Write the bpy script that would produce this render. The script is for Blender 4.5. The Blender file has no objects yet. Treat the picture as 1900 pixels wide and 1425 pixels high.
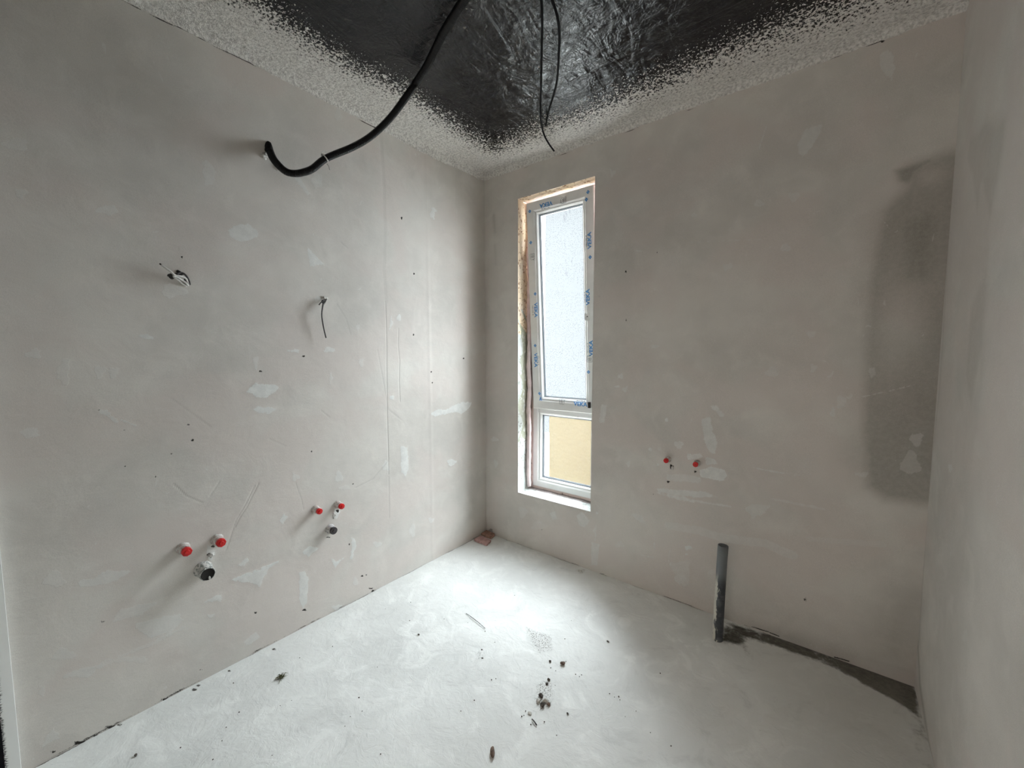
import bpy, bmesh, math, random
import numpy as np
from mathutils import Vector, Matrix

S = bpy.context.scene
COL = S.collection
random.seed(4)
RNG = np.random.default_rng(7)

# ------------------------------------------------------------------ camera
H, W = 2.70, 2.401                       # ceiling height, room width
F_PX = 751.54
YAW, PITCH, ROLL = 0.663699, 0.0740357, -0.000804
CAM = np.array([2.05806, -2.30322, 1.39647])
_f = np.array([-math.sin(YAW)*math.cos(PITCH), math.cos(YAW)*math.cos(PITCH), -math.sin(PITCH)])
_r = np.array([math.cos(YAW), math.sin(YAW), 0.0]); _u = np.cross(_r, _f)
_r, _u = _r*math.cos(ROLL)+_u*math.sin(ROLL), -_r*math.sin(ROLL)+_u*math.cos(ROLL)
cd = bpy.data.cameras.new('camera'); cam = bpy.data.objects.new('camera', cd); COL.objects.link(cam)
cam.matrix_world = Matrix(((_r[0], _u[0], -_f[0], CAM[0]), (_r[1], _u[1], -_f[1], CAM[1]), (_r[2], _u[2], -_f[2], CAM[2]), (0, 0, 0, 1)))
cd.sensor_width = 36; cd.lens = 36*F_PX/1900; cd.clip_start = 0.02
S.camera = cam

def hit(px, py, ax, v):
    """point where the sight line through a photo pixel meets the plane axis=v"""
    d = _f+(px-950)/F_PX*_r-(py-712.5)/F_PX*_u
    return CAM+(v-CAM[ax])/d[ax]*d

# ------------------------------------------------------------------ light and exposure
S.view_settings.view_transform = 'Standard'; S.view_settings.look = 'None'
S.view_settings.exposure = 0.93; S.view_settings.gamma = 1.0
S.cycles.use_adaptive_sampling = True; S.cycles.adaptive_threshold = 0.12; S.cycles.adaptive_min_samples = 20
S.cycles.max_bounces = 9; S.cycles.diffuse_bounces = 7; S.cycles.glossy_bounces = 4
S.cycles.transparent_max_bounces = 12
S.cycles.sample_clamp_indirect = 6.0
S.cycles.caustics_reflective = False; S.cycles.caustics_refractive = False
S.cycles.use_denoising = True

SKY_LOW, SKY_HIGH = 0.47, 15.0
wd = bpy.data.worlds.new('overcast_sky'); S.world = wd; wd.use_nodes = True
nt = wd.node_tree; nt.nodes.clear()
tc = nt.nodes.new('ShaderNodeTexCoord')
dp = nt.nodes.new('ShaderNodeVectorMath'); dp.operation = 'DOT_PRODUCT'; dp.inputs[1].default_value = (1.0, 0.3, 0.8)
nt.links.new(tc.outputs['Generated'], dp.inputs[0])
mr = nt.nodes.new('ShaderNodeMapRange'); mr.interpolation_type = 'SMOOTHSTEP'
mr.inputs['To Min'].default_value = SKY_LOW; mr.inputs['To Max'].default_value = SKY_HIGH
def wmath(op, a, b=None, clamp=False):
    n_ = nt.nodes.new('ShaderNodeMath'); n_.operation = op; n_.use_clamp = clamp
    for i, v in enumerate((a, b)):
        if v is None: continue
        if isinstance(v, (int, float)): n_.inputs[i].default_value = v
        else: nt.links.new(v, n_.inputs[i])
    return n_.outputs[0]
def wramp(v, a, b):
    n_ = nt.nodes.new('ShaderNodeMapRange'); n_.interpolation_type = 'SMOOTHSTEP'; n_.inputs['From Min'].default_value = a; n_.inputs['From Max'].default_value = b
    nt.links.new(v, n_.inputs['Value']); return n_.outputs[0]
sx = nt.nodes.new('ShaderNodeSeparateXYZ'); nt.links.new(tc.outputs['Generated'], sx.inputs[0])
hor = wmath('SQRT', wmath('ADD', wmath('MULTIPLY', sx.outputs[0], sx.outputs[0]), wmath('MULTIPLY', sx.outputs[1], sx.outputs[1])))
az = wmath('DIVIDE', sx.outputs[0], wmath('ADD', hor, 1e-4))
hi = wmath('MULTIPLY', wmath('MAXIMUM', wramp(dp.outputs['Value'], 0.07, 0.45), wramp(sx.outputs[2], 0.37, 0.47)), wramp(az, -0.84, -0.60))
mr.interpolation_type = 'LINEAR'; mr.inputs['From Min'].default_value = 0; mr.inputs['From Max'].default_value = 1
nt.links.new(hi, mr.inputs['Value'])
bg = nt.nodes.new('ShaderNodeBackground'); bg.inputs['Color'].default_value = (0.90, 0.965, 1.0, 1)
mid = wmath('ADD', wmath('MULTIPLY', wramp(sx.outputs[2], 0.37, 0.55), 0.85), 1.0)
top = wmath('SUBTRACT', 1.0, wmath('MULTIPLY', wramp(sx.outputs[2], 0.58, 0.80), 0.62))
side = wmath('SUBTRACT', 1.0, wmath('MULTIPLY', wramp(az, 0.45, 0.9), 0.30))
nt.links.new(wmath('MULTIPLY', mr.outputs[0], wmath('MULTIPLY', wmath('MULTIPLY', mid, top), side)), bg.inputs['Strength'])
wo = nt.nodes.new('ShaderNodeOutputWorld'); nt.links.new(bg.outputs[0], wo.inputs[0])

def area(name, loc, rot, sx, sy, power, color=(1, 1, 1), portal=False):
    l = bpy.data.lights.new(name, 'AREA'); l.shape = 'RECTANGLE'; l.size = sx; l.size_y = sy
    l.energy = power; l.color = color
    o = bpy.data.objects.new(name, l); COL.objects.link(o); o.location = loc; o.rotation_euler = rot
    if portal: l.cycles.is_portal = True
    return o
area('window_portal', (0.605, 0.31, 1.43), (math.radians(-90), 0, 0), 0.62, 2.16, 1, portal=True)
FILL = area('corridor_added_fill', (1.75, -3.2, 1.35), (math.radians(88), 0, 0), 0.9, 1.2, 5.0, (1.0, 0.88, 0.78))  # added fill light behind the camera, no actual lamp there

# ------------------------------------------------------------------ numpy noise
def vnoise(x, y, seed=0):
    r = np.random.default_rng(seed).random((256, 256))
    xi = np.floor(x).astype(int); yi = np.floor(y).astype(int)
    fx = x-xi; fy = y-yi; fx = fx*fx*(3-2*fx); fy = fy*fy*(3-2*fy)
    g = lambda a, b: r[a % 256, b % 256]
    return (g(xi, yi)*(1-fx)+g(xi+1, yi)*fx)*(1-fy)+(g(xi, yi+1)*(1-fx)+g(xi+1, yi+1)*fx)*fy
def fbm(x, y, seed=0, oct=4):
    s = 0; a = 0.5; t = 0
    for k in range(oct):
        s = s+a*vnoise(x*2**k+k*17.3, y*2**k+k*5.1, seed+k); t += a; a *= 0.5
    return s/t-0.5

# ------------------------------------------------------------------ helpers
def tag(o, label=None, cat=None, group=None, kind=None):
    if label: o['label'] = label
    if cat: o['category'] = cat
    if group: o['group'] = group
    if kind: o['kind'] = kind
    return o
def empty(name, loc=(0, 0, 0), parent=None):
    o = bpy.data.objects.new(name, None); COL.objects.link(o); o.location = loc
    if parent: o.parent = parent
    return o
def link(name, me, mats=(), parent=None, smooth=True, loc=None):
    for m in (mats if isinstance(mats, (list, tuple)) else [mats]): me.materials.append(m)
    if smooth: me.polygons.foreach_set('use_smooth', [True]*len(me.polygons))
    o = bpy.data.objects.new(name, me); COL.objects.link(o)
    if parent: o.parent = parent
    if loc is not None: o.location = loc
    return o
def from_bm(name, bm, mats, parent=None, smooth=False, loc=None):
    me = bpy.data.meshes.new(name); bm.normal_update(); bm.to_mesh(me); bm.free()
    return link(name, me, mats, parent, smooth, loc)
def bm_box(bm, a, b, bevel=0.0, mat=0):
    x0, y0, z0 = a; x1, y1, z1 = b
    vs = [bm.verts.new(p) for p in ((x0,y0,z0),(x1,y0,z0),(x1,y1,z0),(x0,y1,z0),(x0,y0,z1),(x1,y0,z1),(x1,y1,z1),(x0,y1,z1))]
    fs = [bm.faces.new([vs[i] for i in q]) for q in ((3,2,1,0),(4,5,6,7),(0,1,5,4),(1,2,6,5),(2,3,7,6),(3,0,4,7))]
    for f in fs: f.material_index = mat
    if bevel:
        es = list({e for f in fs for e in f.edges})
        bmesh.ops.bevel(bm, geom=es, offset=bevel, segments=2, affect='EDGES', profile=0.6)
    return bm
def grid_mesh(name, U, V, P, keep=None, attrs=None):
    """U,V 1-D arrays; P (nu,nv,3); keep (nu-1,nv-1) bool"""
    nu, nv = len(U), len(V)
    idx = np.arange(nu*nv).reshape(nu, nv)
    q = np.stack([idx[:-1, :-1], idx[1:, :-1], idx[1:, 1:], idx[:-1, 1:]], -1).reshape(-1, 4)
    if keep is not None: q = q[keep.reshape(-1)]
    me = bpy.data.meshes.new(name)
    me.vertices.add(nu*nv); me.vertices.foreach_set('co', P.reshape(-1).astype(np.float32))
    me.loops.add(q.size); me.loops.foreach_set('vertex_index', q.reshape(-1).astype(np.int32))
    me.polygons.add(len(q)); me.polygons.foreach_set('loop_start', np.arange(0, q.size, 4, dtype=np.int32))
    me.update(calc_edges=True)
    for k, a in (attrs or {}).items():
        at = me.attributes.new(k, 'FLOAT', 'POINT'); at.data.foreach_set('value', a.reshape(-1).astype(np.float32))
    return me
def tube(bm, pts, rad, n=12, cap=True, mat=0):
    """pts list of Vector, rad float or list"""
    pts = [Vector(p) for p in pts]
    rad = rad if hasattr(rad, '__len__') else [rad]*len(pts)
    t0 = (pts[1]-pts[0]).normalized()
    nrm = t0.orthogonal().normalized(); rings = []
    for i, p in enumerate(pts):
        t = (pts[min(i+1, len(pts)-1)]-pts[max(i-1, 0)]).normalized()
        nrm = (nrm-t*nrm.dot(t)).normalized(); b = t.cross(nrm)
        rings.append([bm.verts.new(p+rad[i]*(math.cos(2*math.pi*k/n)*nrm+math.sin(2*math.pi*k/n)*b)) for k in range(n)])
    for a, b in zip(rings[:-1], rings[1:]):
        for k in range(n):
            f = bm.faces.new((a[k], a[(k+1) % n], b[(k+1) % n], b[k])); f.smooth = True; f.material_index = mat
    if cap:
        f = bm.faces.new(list(reversed(rings[0]))); f.material_index = mat
        f = bm.faces.new(rings[-1]); f.material_index = mat
    return rings
def spline(ctrl, step):
    P = [np.array(c, float) for c in ctrl]; P = [2*P[0]-P[1]]+P+[2*P[-1]-P[-2]]
    out = []
    for i in range(1, len(P)-2):
        p0, p1, p2, p3 = P[i-1:i+3]; n = max(2, int(np.linalg.norm(p2-p1)/step))
        for k in range(n):
            t = k/n
            out.append(0.5*((2*p1)+(-p0+p2)*t+(2*p0-5*p1+4*p2-p3)*t*t+(-p0+3*p1-3*p2+p3)*t**3))
    out.append(P[-2]); return out
def lathe(bm, prof, n=24, M=None, mat=0):
    """prof list of (r,h) along +Z"""
    M = M or Matrix(); rings = []
    for r, h in prof:
        rings.append([bm.verts.new(M @ Vector((r*math.cos(2*math.pi*k/n), r*math.sin(2*math.pi*k/n), h))) for k in range(n)])
    for a, b in zip(rings[:-1], rings[1:]):
        for k in range(n):
            f = bm.faces.new((a[k], a[(k+1) % n], b[(k+1) % n], b[k])); f.smooth = True; f.material_index = mat
    f = bm.faces.new(list(reversed(rings[0]))); f.material_index = mat
    f = bm.faces.new(rings[-1]); f.material_index = mat

# ------------------------------------------------------------------ materials
class NT:
    def __init__(s, name):
        s.m = bpy.data.materials.new(name); s.m.use_nodes = True; s.t = s.m.node_tree; s.t.nodes.clear()
        s.out = s.t.nodes.new('ShaderNodeOutputMaterial')
        s.tc = s.t.nodes.new('ShaderNodeTexCoord').outputs['Object']
    def n(s, ty, **kw):
        nd = s.t.nodes.new(ty)
        for k, v in kw.items():
            if hasattr(nd, k): setattr(nd, k, v)
        return nd
    def l(s, a, b): s.t.links.new(a, b)
    def vec(s, scale=(1, 1, 1), src=None):
        m = s.n('ShaderNodeMapping'); m.inputs['Scale'].default_value = scale; s.l(src or s.tc, m.inputs[0]); return m.outputs[0]
    def noise(s, scale, detail=4, rough=0.55, dist=0, src=None):
        m = s.n('ShaderNodeTexNoise'); m.inputs['Scale'].default_value = scale; m.inputs['Detail'].default_value = detail
        m.inputs['Roughness'].default_value = rough; m.inputs['Distortion'].default_value = dist
        s.l(src or s.tc, m.inputs['Vector']); return m.outputs['Fac']
    def voro(s, scale, feat='F1', src=None):
        m = s.n('ShaderNodeTexVoronoi', feature=feat); m.inputs['Scale'].default_value = scale
        s.l(src or s.tc, m.inputs['Vector']); return m.outputs['Distance']
    def attr(s, name):
        a = s.n('ShaderNodeAttribute'); a.attribute_name = name; return a.outputs['Fac']
    def math(s, op, a, b=None, c=None, clamp=False):
        m = s.n('ShaderNodeMath', operation=op, use_clamp=clamp)
        for i, v in enumerate((a, b, c)):
            if v is None: continue
            if isinstance(v, (int, float)): m.inputs[i].default_value = v
            else: s.l(v, m.inputs[i])
        return m.outputs[0]
    def ramp(s, v, a, b, lo=0.0, hi=1.0, smooth=True):
        m = s.n('ShaderNodeMapRange'); m.interpolation_type = 'SMOOTHSTEP' if smooth else 'LINEAR'
        for k, x in zip(('From Min', 'From Max', 'To Min', 'To Max'), (a, b, lo, hi)): m.inputs[k].default_value = x
        s.l(v, m.inputs['Value']); return m.outputs[0]
    def mix(s, f, a, b, blend='MIX'):
        m = s.n('ShaderNodeMix', data_type='RGBA', blend_type=blend)
        for i, v in ((0, f), (6, a), (7, b)):
            if isinstance(v, (int, float)): m.inputs[i].default_value = v
            elif isinstance(v, tuple): m.inputs[i].default_value = (*v, 1)
            else: s.l(v, m.inputs[i])
        return m.outputs[2]
    def bsdf(s, color, rough=0.8, bump=None, bstr=0.3, bdist=0.01, metal=0.0, spec=0.3):
        b = s.n('ShaderNodeBsdfPrincipled')
        for k, v in (('Base Color', color), ('Roughness', rough), ('Metallic', metal), ('Specular IOR Level', spec)):
            if isinstance(v, tuple): b.inputs[k].default_value = (*v, 1)
            elif isinstance(v, (int, float)): b.inputs[k].default_value = v
            else: s.l(v, b.inputs[k])
        if bump is not None:
            u = s.n('ShaderNodeBump'); u.inputs['Strength'].default_value = bstr; u.inputs['Distance'].default_value = bdist
            s.l(bump, u.inputs['Height']); s.l(u.outputs[0], b.inputs['Normal'])
        s.l(b.outputs[0], s.out.inputs[0]); return b

def plain(name, col, rough=0.6, var=0.0, vscale=20, metal=0.0, spec=0.4, bump=0.0, bscale=60):
    t = NT(name); c = col
    if var:
        n = t.noise(vscale, 4); c = t.mix(t.ramp(n, 0.3, 0.7), tuple(x*(1-var) for x in col), tuple(min(1, x*(1+var)) for x in col))
    t.bsdf(c, rough, t.noise(bscale, 5) if bump else None, bump, 0.002, metal, spec); return t.m

# plastered wall: grey gypsum, lighter filler patches, damp stains, dirt dots and grooves carried by mesh attributes
def plaster(name, base, patch, damp, dark=(0.035, 0.032, 0.028)):
    t = NT(name)
    big = t.noise(1.6, 4, 0.6); mid = t.noise(7, 5, 0.6, 0.6); fine = t.noise(160, 3, 0.6); tiny = t.noise(520, 2)
    c = t.mix(t.ramp(big, 0.32, 0.68), tuple(x*0.90 for x in base), tuple(x*1.08 for x in base))
    c = t.mix(t.ramp(mid, 0.45, 0.75, 0, 0.35), c, tuple(x*1.22 for x in base))
    c = t.mix(t.ramp(t.noise(2.3, 3, 0.5, 0.4, t.vec((1.0, 1.0, 1.3))), 0.42, 0.62, 0, 0.55), c, (base[0]*1.03, base[1]*0.97, base[2]*0.97), 'MIX')
    # damp stain, brushed-looking
    dn = t.math('MULTIPLY_ADD', t.math('SUBTRACT', t.noise(3.5, 5, 0.7), 0.5), 0.30, t.attr('damp'))
    c = t.mix(t.math('MULTIPLY', t.ramp(dn, 0.02, 1.0), t.ramp(t.noise(55, 4, 0.7), 0.3, 0.65, 0.82, 1.0)), c, damp)
    # filler patches with ragged feathered rims
    e = t.math('MULTIPLY_ADD', t.math('SUBTRACT', t.noise(38, 6, 0.72, 0.5), 0.5), 1.25, t.attr('patch'))
    pm = t.ramp(e, 0.42, 0.58)
    pc = t.mix(t.ramp(t.noise(30, 4), 0.35, 0.7), tuple(x*0.9 for x in patch), patch)
    pa = t.math('MULTIPLY', pm, t.attr('patch_amt'))
    c = t.mix(pa, c, pc)
    # specks
    sp = t.ramp(t.voro(26), 0.012, 0.03, 1, 0)
    spm = t.math('MULTIPLY', sp, t.ramp(t.noise(4.3, 2), 0.58, 0.64))
    c = t.mix(t.math('MULTIPLY', spm, 0.6), c, tuple(x*0.5 for x in base))
    ls = t.ramp(t.noise(22, 3, 0.6, 1.2, t.vec((1, 1, 0.6))), 0.70, 0.74)
    c = t.mix(t.math('MULTIPLY', ls, 0.35), c, patch)
    g = t.math('MULTIPLY_ADD', t.math('SUBTRACT', t.noise(240, 3, 0.7), 0.5), 0.6, t.attr('dirt'))
    gm = t.ramp(g, 0.40, 0.62)
    c = t.mix(gm, c, dark)
    gr = t.attr('groove_shade')
    c = t.mix(t.math('MULTIPLY', gr, 0.35), c, tuple(x*0.45 for x in base))
    grain = t.ramp(tiny, 0.3, 0.7, 0.94, 1.06)
    h = t.math('MULTIPLY_ADD', fine, 0.10, t.math('MULTIPLY', mid, 0.8))
    wv = t.noise(16, 4, 0.5, 2.2, t.vec((0.45, 0.45, 1.6)))
    h = t.math('MULTIPLY_ADD', t.ramp(wv, 0.40, 0.60), 0.035, h)
    h = t.math('MULTIPLY_ADD', pm, 0.10, h)
    h = t.math('MULTIPLY_ADD', gr, -0.9, h)
    h = t.math('MULTIPLY_ADD', gm, -0.8, h)
    c = t.mix(1.0, c, c, 'MIX')
    gg = t.n('ShaderNodeCombineColor'); [t.l(grain, gg.inputs[i]) for i in range(3)]
    c = t.mix(1.0, c, gg.outputs[0], 'MULTIPLY')
    t.bsdf(c, 0.88, h, 0.55, 0.004, spec=0.2)
    return t.m

BASE = (0.645, 0.615, 0.575); PATCH = (0.77, 0.77, 0.745); DAMP = (0.30, 0.285, 0.25)
M_WALL = plaster('plaster_wall', BASE, PATCH, DAMP)

def floor_mat():
    t = NT('screed_floor')
    big = t.noise(1.5, 5, 0.6); mid = t.noise(6, 6, 0.65, 1.0); fine = t.noise(45, 6, 0.7); tiny = t.noise(300, 3)
    b = (0.80, 0.81, 0.79)
    c = t.mix(t.ramp(big, 0.3, 0.7), tuple(x*0.92 for x in b), tuple(x*1.06 for x in b))
    c = t.mix(t.ramp(mid, 0.50, 0.66, 0, 0.8), c, tuple(x*1.12 for x in b))
    c = t.mix(t.ramp(mid, 0.44, 0.30, 0, 0.5), c, tuple(x*0.80 for x in b))
    dots = t.math('MULTIPLY', t.ramp(t.voro(18), 0.01, 0.035, 1, 0), t.ramp(t.noise(3.1, 2), 0.48, 0.56))
    c = t.mix(t.math('MULTIPLY', dots, 0.65), c, (0.20, 0.19, 0.17))
    rg = t.attr('patch')
    rm = t.math('MULTIPLY', t.ramp(rg, 0.2, 0.8), t.ramp(t.noise(170, 3, 0.7), 0.53, 0.60))
    c = t.mix(t.math('MULTIPLY', rm, 0.65), c, (0.16, 0.15, 0.13))
    c = t.mix(t.math('MULTIPLY', t.ramp(rg, 0.3, 0.9), 0.5), c, t.mix(rm, (0.78, 0.78, 0.76), (0.3, 0.28, 0.25)))
    dn = t.math('MULTIPLY_ADD', t.math('SUBTRACT', t.noise(16, 7, 0.75), 0.5), 1.3, t.attr('damp'))
    c = t.mix(t.ramp(dn, 0.25, 0.75), c, t.mix(t.ramp(fine, 0.35, 0.65), (0.045, 0.045, 0.036), (0.12, 0.115, 0.095)))
    c = t.mix(t.math('MULTIPLY', t.attr('groove_shade'), t.ramp(t.noise(3, 5, 0.7), 0.25, 0.6, 0.6, 1.0)), c, (0.36, 0.33, 0.29))  # mixes the painted floor shade into the screed colour
    g = t.math('MULTIPLY_ADD', t.math('SUBTRACT', t.noise(150, 3, 0.7), 0.5), 0.8, t.attr('dirt'))
    gm = t.ramp(g, 0.40, 0.62)
    c = t.mix(gm, c, (0.10, 0.09, 0.08))
    h = t.math('MULTIPLY_ADD', fine, 0.35, mid)
    h = t.math('MULTIPLY_ADD', t.ramp(t.noise(13, 5, 0.6, 2.0), 0.42, 0.58), 0.16, h)
    h = t.math('MULTIPLY_ADD', tiny, 0.06, h)
    h = t.math('MULTIPLY_ADD', rm, 0.9, h)
    h = t.math('MULTIPLY_ADD', gm, -1.2, h)
    t.bsdf(c, 0.72, h, 0.6, 0.005, spec=0.25); return t.m
M_FLOOR = floor_mat()

def ceiling_mat():
    t = NT('film_and_spray_plaster')
    e = t.attr('edge')                                  # 1 at walls, 0 on bare film
    sp = t.noise(88, 3, 0.65, 0.2)
    sp2 = t.noise(180, 2, 0.6)
    v = t.math('ADD', e, t.math('MULTIPLY', t.math('SUBTRACT', t.math('MULTIPLY_ADD', sp2, 0.4, t.math('MULTIPLY', sp, 0.6)), 0.5), 4.6))
    m = t.ramp(v, 0.48, 0.54)
    # stray splashes on the bare film
    st = t.math('MULTIPLY', t.ramp(t.noise(10, 4, 0.6, 0.8), 0.66, 0.72), t.ramp(t.noise(60, 3, 0.6), 0.45, 0.62))
    dust = t.math('MULTIPLY', t.ramp(t.voro(38), 0.02, 0.07, 1, 0), t.ramp(t.noise(6, 2), 0.45, 0.6))
    haze = t.ramp(t.noise(5, 5, 0.7, 1.0), 0.42, 0.72)
    film = t.mix(haze, (0.002, 0.003, 0.006), (0.010, 0.011, 0.015))
    film = t.mix(t.math('MULTIPLY', t.math('MAXIMUM', st, dust), 0.6), film, (0.40, 0.37, 0.33))
    wc = t.mix(t.ramp(sp, 0.3, 0.65), (0.52, 0.50, 0.47), (0.84, 0.82, 0.78))
    c = t.mix(m, film, wc)
    c = t.mix(t.ramp(t.math('MULTIPLY_ADD', t.math('SUBTRACT', t.noise(90, 3), 0.5), 0.8, t.attr('dirt')), 0.4, 0.6), c, (0.05, 0.047, 0.04))
    r = t.ramp(m, 0, 1, 0.12, 0.9)
    # wrinkles
    w1 = t.noise(7, 3, 0.55, 1.6, t.vec((1.2, 0.45, 1))); w2 = t.noise(20, 5, 0.62, 1.0, t.vec((0.75, 1.15, 1)))
    w3 = t.noise(48, 3, 0.6, 2.0)
    hf = t.math('MULTIPLY_ADD', w2, 0.55, t.math('MULTIPLY', w1, 0.95))
    hf = t.math('MULTIPLY_ADD', w3, 0.12, hf)
    hf = t.math('MULTIPLY', hf, t.math('SUBTRACT', 1.0, m))
    hw = t.math('MULTIPLY', t.math('ADD', sp, sp2), m)
    hh = t.math('MULTIPLY_ADD', hw, 0.45, hf)
    rr = t.math('ADD', r, t.math('MULTIPLY', haze, 0.10))
    t.bsdf(c, rr, hh, 0.8, 0.016, spec=0.5); return t.m
M_CEIL = ceiling_mat()

M_PVC = plain('white_frame_foil', (0.86, 0.86, 0.845), 0.38, 0.04, 8, spec=0.5)
M_PVC2 = plain('white_frame_plastic', (0.88, 0.89, 0.88), 0.35, 0.03, 8, spec=0.5)
M_GASKET = plain('grey_gasket', (0.20, 0.22, 0.24), 0.6)
M_BLUE = plain('blue_print', (0.09, 0.32, 0.68), 0.5)
M_PRINT = plain('grey_print', (0.13, 0.14, 0.16), 0.5)
M_BLACK = plain('black_rubber', (0.002, 0.002, 0.003), 0.35, spec=0.35)
M_CABLE = plain('black_cable', (0.003, 0.003, 0.004), 0.7, spec=0.1)
M_GREYWIRE = plain('dusty_dark_wire', (0.05, 0.045, 0.045), 0.6)
M_WIRE = plain('dusty_white_wire', (0.62, 0.60, 0.57), 0.55, 0.1, 80)
M_HOLE = plain('dark_hollow', (0.015, 0.013, 0.011), 0.9)
M_RED = plain('red_plug_plastic', (0.62, 0.012, 0.012), 0.32, 0.1, 60, spec=0.5)
M_LUMP = plain('plaster_lump', (0.60, 0.585, 0.555), 0.9, 0.15, 60, bump=0.8, bscale=120)
M_WHITE_TRIM = plain('white_trim_paint', (0.90, 0.91, 0.89), 0.4, 0.02, 8)
M_BRUSH = plain('black_brush', (0.008, 0.008, 0.012), 0.9)
M_PINK = plain('pink_foam_tape', (0.86, 0.70, 0.70), 0.75, 0.10, 18, bump=0.6, bscale=30)
M_BRICK = plain('red_brick', (0.42, 0.25, 0.19), 0.9, 0.30, 45, bump=0.9, bscale=90)
M_BRICK2 = plain('pink_dusty_tile', (0.50, 0.32, 0.30), 0.9, 0.22, 45, bump=0.9, bscale=90)
M_BRICK3 = plain('brown_tile', (0.12, 0.06, 0.05), 0.9, 0.3, 45, bump=0.9, bscale=90)
M_STONE = plain('dark_crumb', (0.085, 0.072, 0.062), 0.9, 0.4, 90, bump=0.8, bscale=120)
M_BROWN = plain('brown_chip', (0.17, 0.115, 0.09), 0.9, 0.4, 90, bump=0.8, bscale=120)
M_PALE = plain('pale_crumb', (0.60, 0.59, 0.55), 0.9, 0.2, 90, bump=0.8, bscale=120)
M_GREEN = plain('olive_fibre', (0.10, 0.10, 0.045), 0.9, 0.3, 60)

def speckle_mat(name, a, b, c2, dens=0.5, scale=75):
    t = NT(name)
    n = t.noise(scale, 3, 0.6, 0.3, t.vec((1, 1, 0.8)))
    c = t.mix(t.ramp(t.noise(9, 4), 0.35, 0.65), a, b)
    c = t.mix(t.ramp(n, dens, dens+0.07), c, c2)
    t.bsdf(c, 0.9, t.noise(scale, 4, 0.7), 0.9, 0.005, spec=0.15); return t.m
M_REV_TAN = speckle_mat('exposed_tan_reveal', (0.80, 0.66, 0.48), (0.82, 0.70, 0.56), (0.30, 0.17, 0.09), 0.57, 60)
M_REV_OLIVE = speckle_mat('olive_mortar_reveal', (0.36, 0.37, 0.28), (0.46, 0.47, 0.39), (0.60, 0.62, 0.58), 0.55, 30)
M_REV_WHITE = speckle_mat('white_plaster_reveal', (0.50, 0.53, 0.51), (0.60, 0.62, 0.60), (0.33, 0.33, 0.30), 0.58, 40)
M_REV_PINK = speckle_mat('pinkish_reveal', (0.84, 0.70, 0.66), (0.86, 0.74, 0.70), (0.40, 0.28, 0.25), 0.64, 60)
M_GAP = speckle_mat('mortar_gap', (0.30, 0.26, 0.25), (0.40, 0.35, 0.34), (0.16, 0.13, 0.11), 0.6, 60)

def pipe_mat():
    t = NT('grey_pipe_with_smears')
    z = t.n('ShaderNodeSeparateXYZ'); t.l(t.tc, z.inputs[0])
    n = t.noise(38, 5, 0.7, 0.4, t.vec((1, 1, 0.35)))
    side = t.ramp(z.outputs[0], 0.012, -0.016)
    low = t.ramp(z.outputs[2], 0.36, 0.28)
    m = t.math('MULTIPLY', t.ramp(t.math('MULTIPLY_ADD', side, 0.28, n), 0.66, 0.71), low)
    m2 = t.ramp(t.voro(22), 0.10, 0.14, 1, 0)
    c = t.mix(t.ramp(z.outputs[2], 0.27, 0.36), (0.055, 0.06, 0.068), (0.19, 0.205, 0.215))
    c = t.mix(t.ramp(t.noise(25, 4), 0.45, 0.7, 0, 0.5), c, (0.20, 0.21, 0.22))
    c = t.mix(m, c, (0.62, 0.60, 0.53))
    t.bsdf(c, 0.55, t.math('MULTIPLY', m, 1.0), 0.6, 0.002, spec=0.4); return t.m
M_PIPE = pipe_mat()
def stub_mat(name, col):
    t = NT(name)
    n = t.noise(95, 4, 0.65)
    c = t.mix(t.ramp(n, 0.44, 0.54), col, (0.66, 0.65, 0.62))
    t.bsdf(c, 0.75, n, 0.8, 0.003, spec=0.3); return t.m
M_STUB = stub_mat('plastered_fitting', (0.50, 0.40, 0.37))
M_DRAIN = stub_mat('plastered_drain', (0.28, 0.30, 0.28))
M_DRAIN2 = stub_mat('lilac_grey_drain', (0.36, 0.33, 0.36))
M_DRAINPLUG = plain('dark_drain_plug', (0.055, 0.05, 0.052), 0.5)

def glass_mat(name, dirty):
    t = NT(name)
    drops = t.noise(190, 2, 0.55, 0.3)
    v = t.voro(125)
    dr = t.math('MULTIPLY', t.ramp(v, 0.16, 0.36, 1, 0), t.ramp(t.noise(9, 4), 0.30, 0.52))
    tint = t.mix(t.math('MULTIPLY', dr, 0.55), (0.93, 0.96, 0.97), (0.42, 0.47, 0.50))
    if dirty:
        sm = t.math('MULTIPLY', t.ramp(t.noise(26, 5, 0.7, 0.5, t.vec((1.0, 1, 0.35))), 0.57, 0.70), t.attr('patch'))
        tint = t.mix(t.math('MULTIPLY', sm, 0.7), tint, (0.22, 0.26, 0.31))
    tr = t.n('ShaderNodeBsdfTransparent'); t.l(tint, tr.inputs[0])
    df = t.n('ShaderNodeBsdfTranslucent'); df.inputs[0].default_value = (0.9, 0.95, 1.0, 1)
    gl = t.n('ShaderNodeBsdfGlossy'); gl.inputs['Roughness'].default_value = 0.08
    b = t.n('ShaderNodeBump'); b.inputs['Strength'].default_value = 0.3; b.inputs['Distance'].default_value = 0.002
    t.l(drops, b.inputs['Height']); t.l(b.outputs[0], gl.inputs['Normal'])
    m1 = t.n('ShaderNodeMixShader'); m1.inputs[0].default_value = 0.015; t.l(tr.outputs[0], m1.inputs[1]); t.l(df.outputs[0], m1.inputs[2])
    m2 = t.n('ShaderNodeMixShader'); m2.inputs[0].default_value = 0.04; t.l(m1.outputs[0], m2.inputs[1]); t.l(gl.outputs[0], m2.inputs[2])
    t.l(m2.outputs[0], t.out.inputs[0]); return t.m
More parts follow.
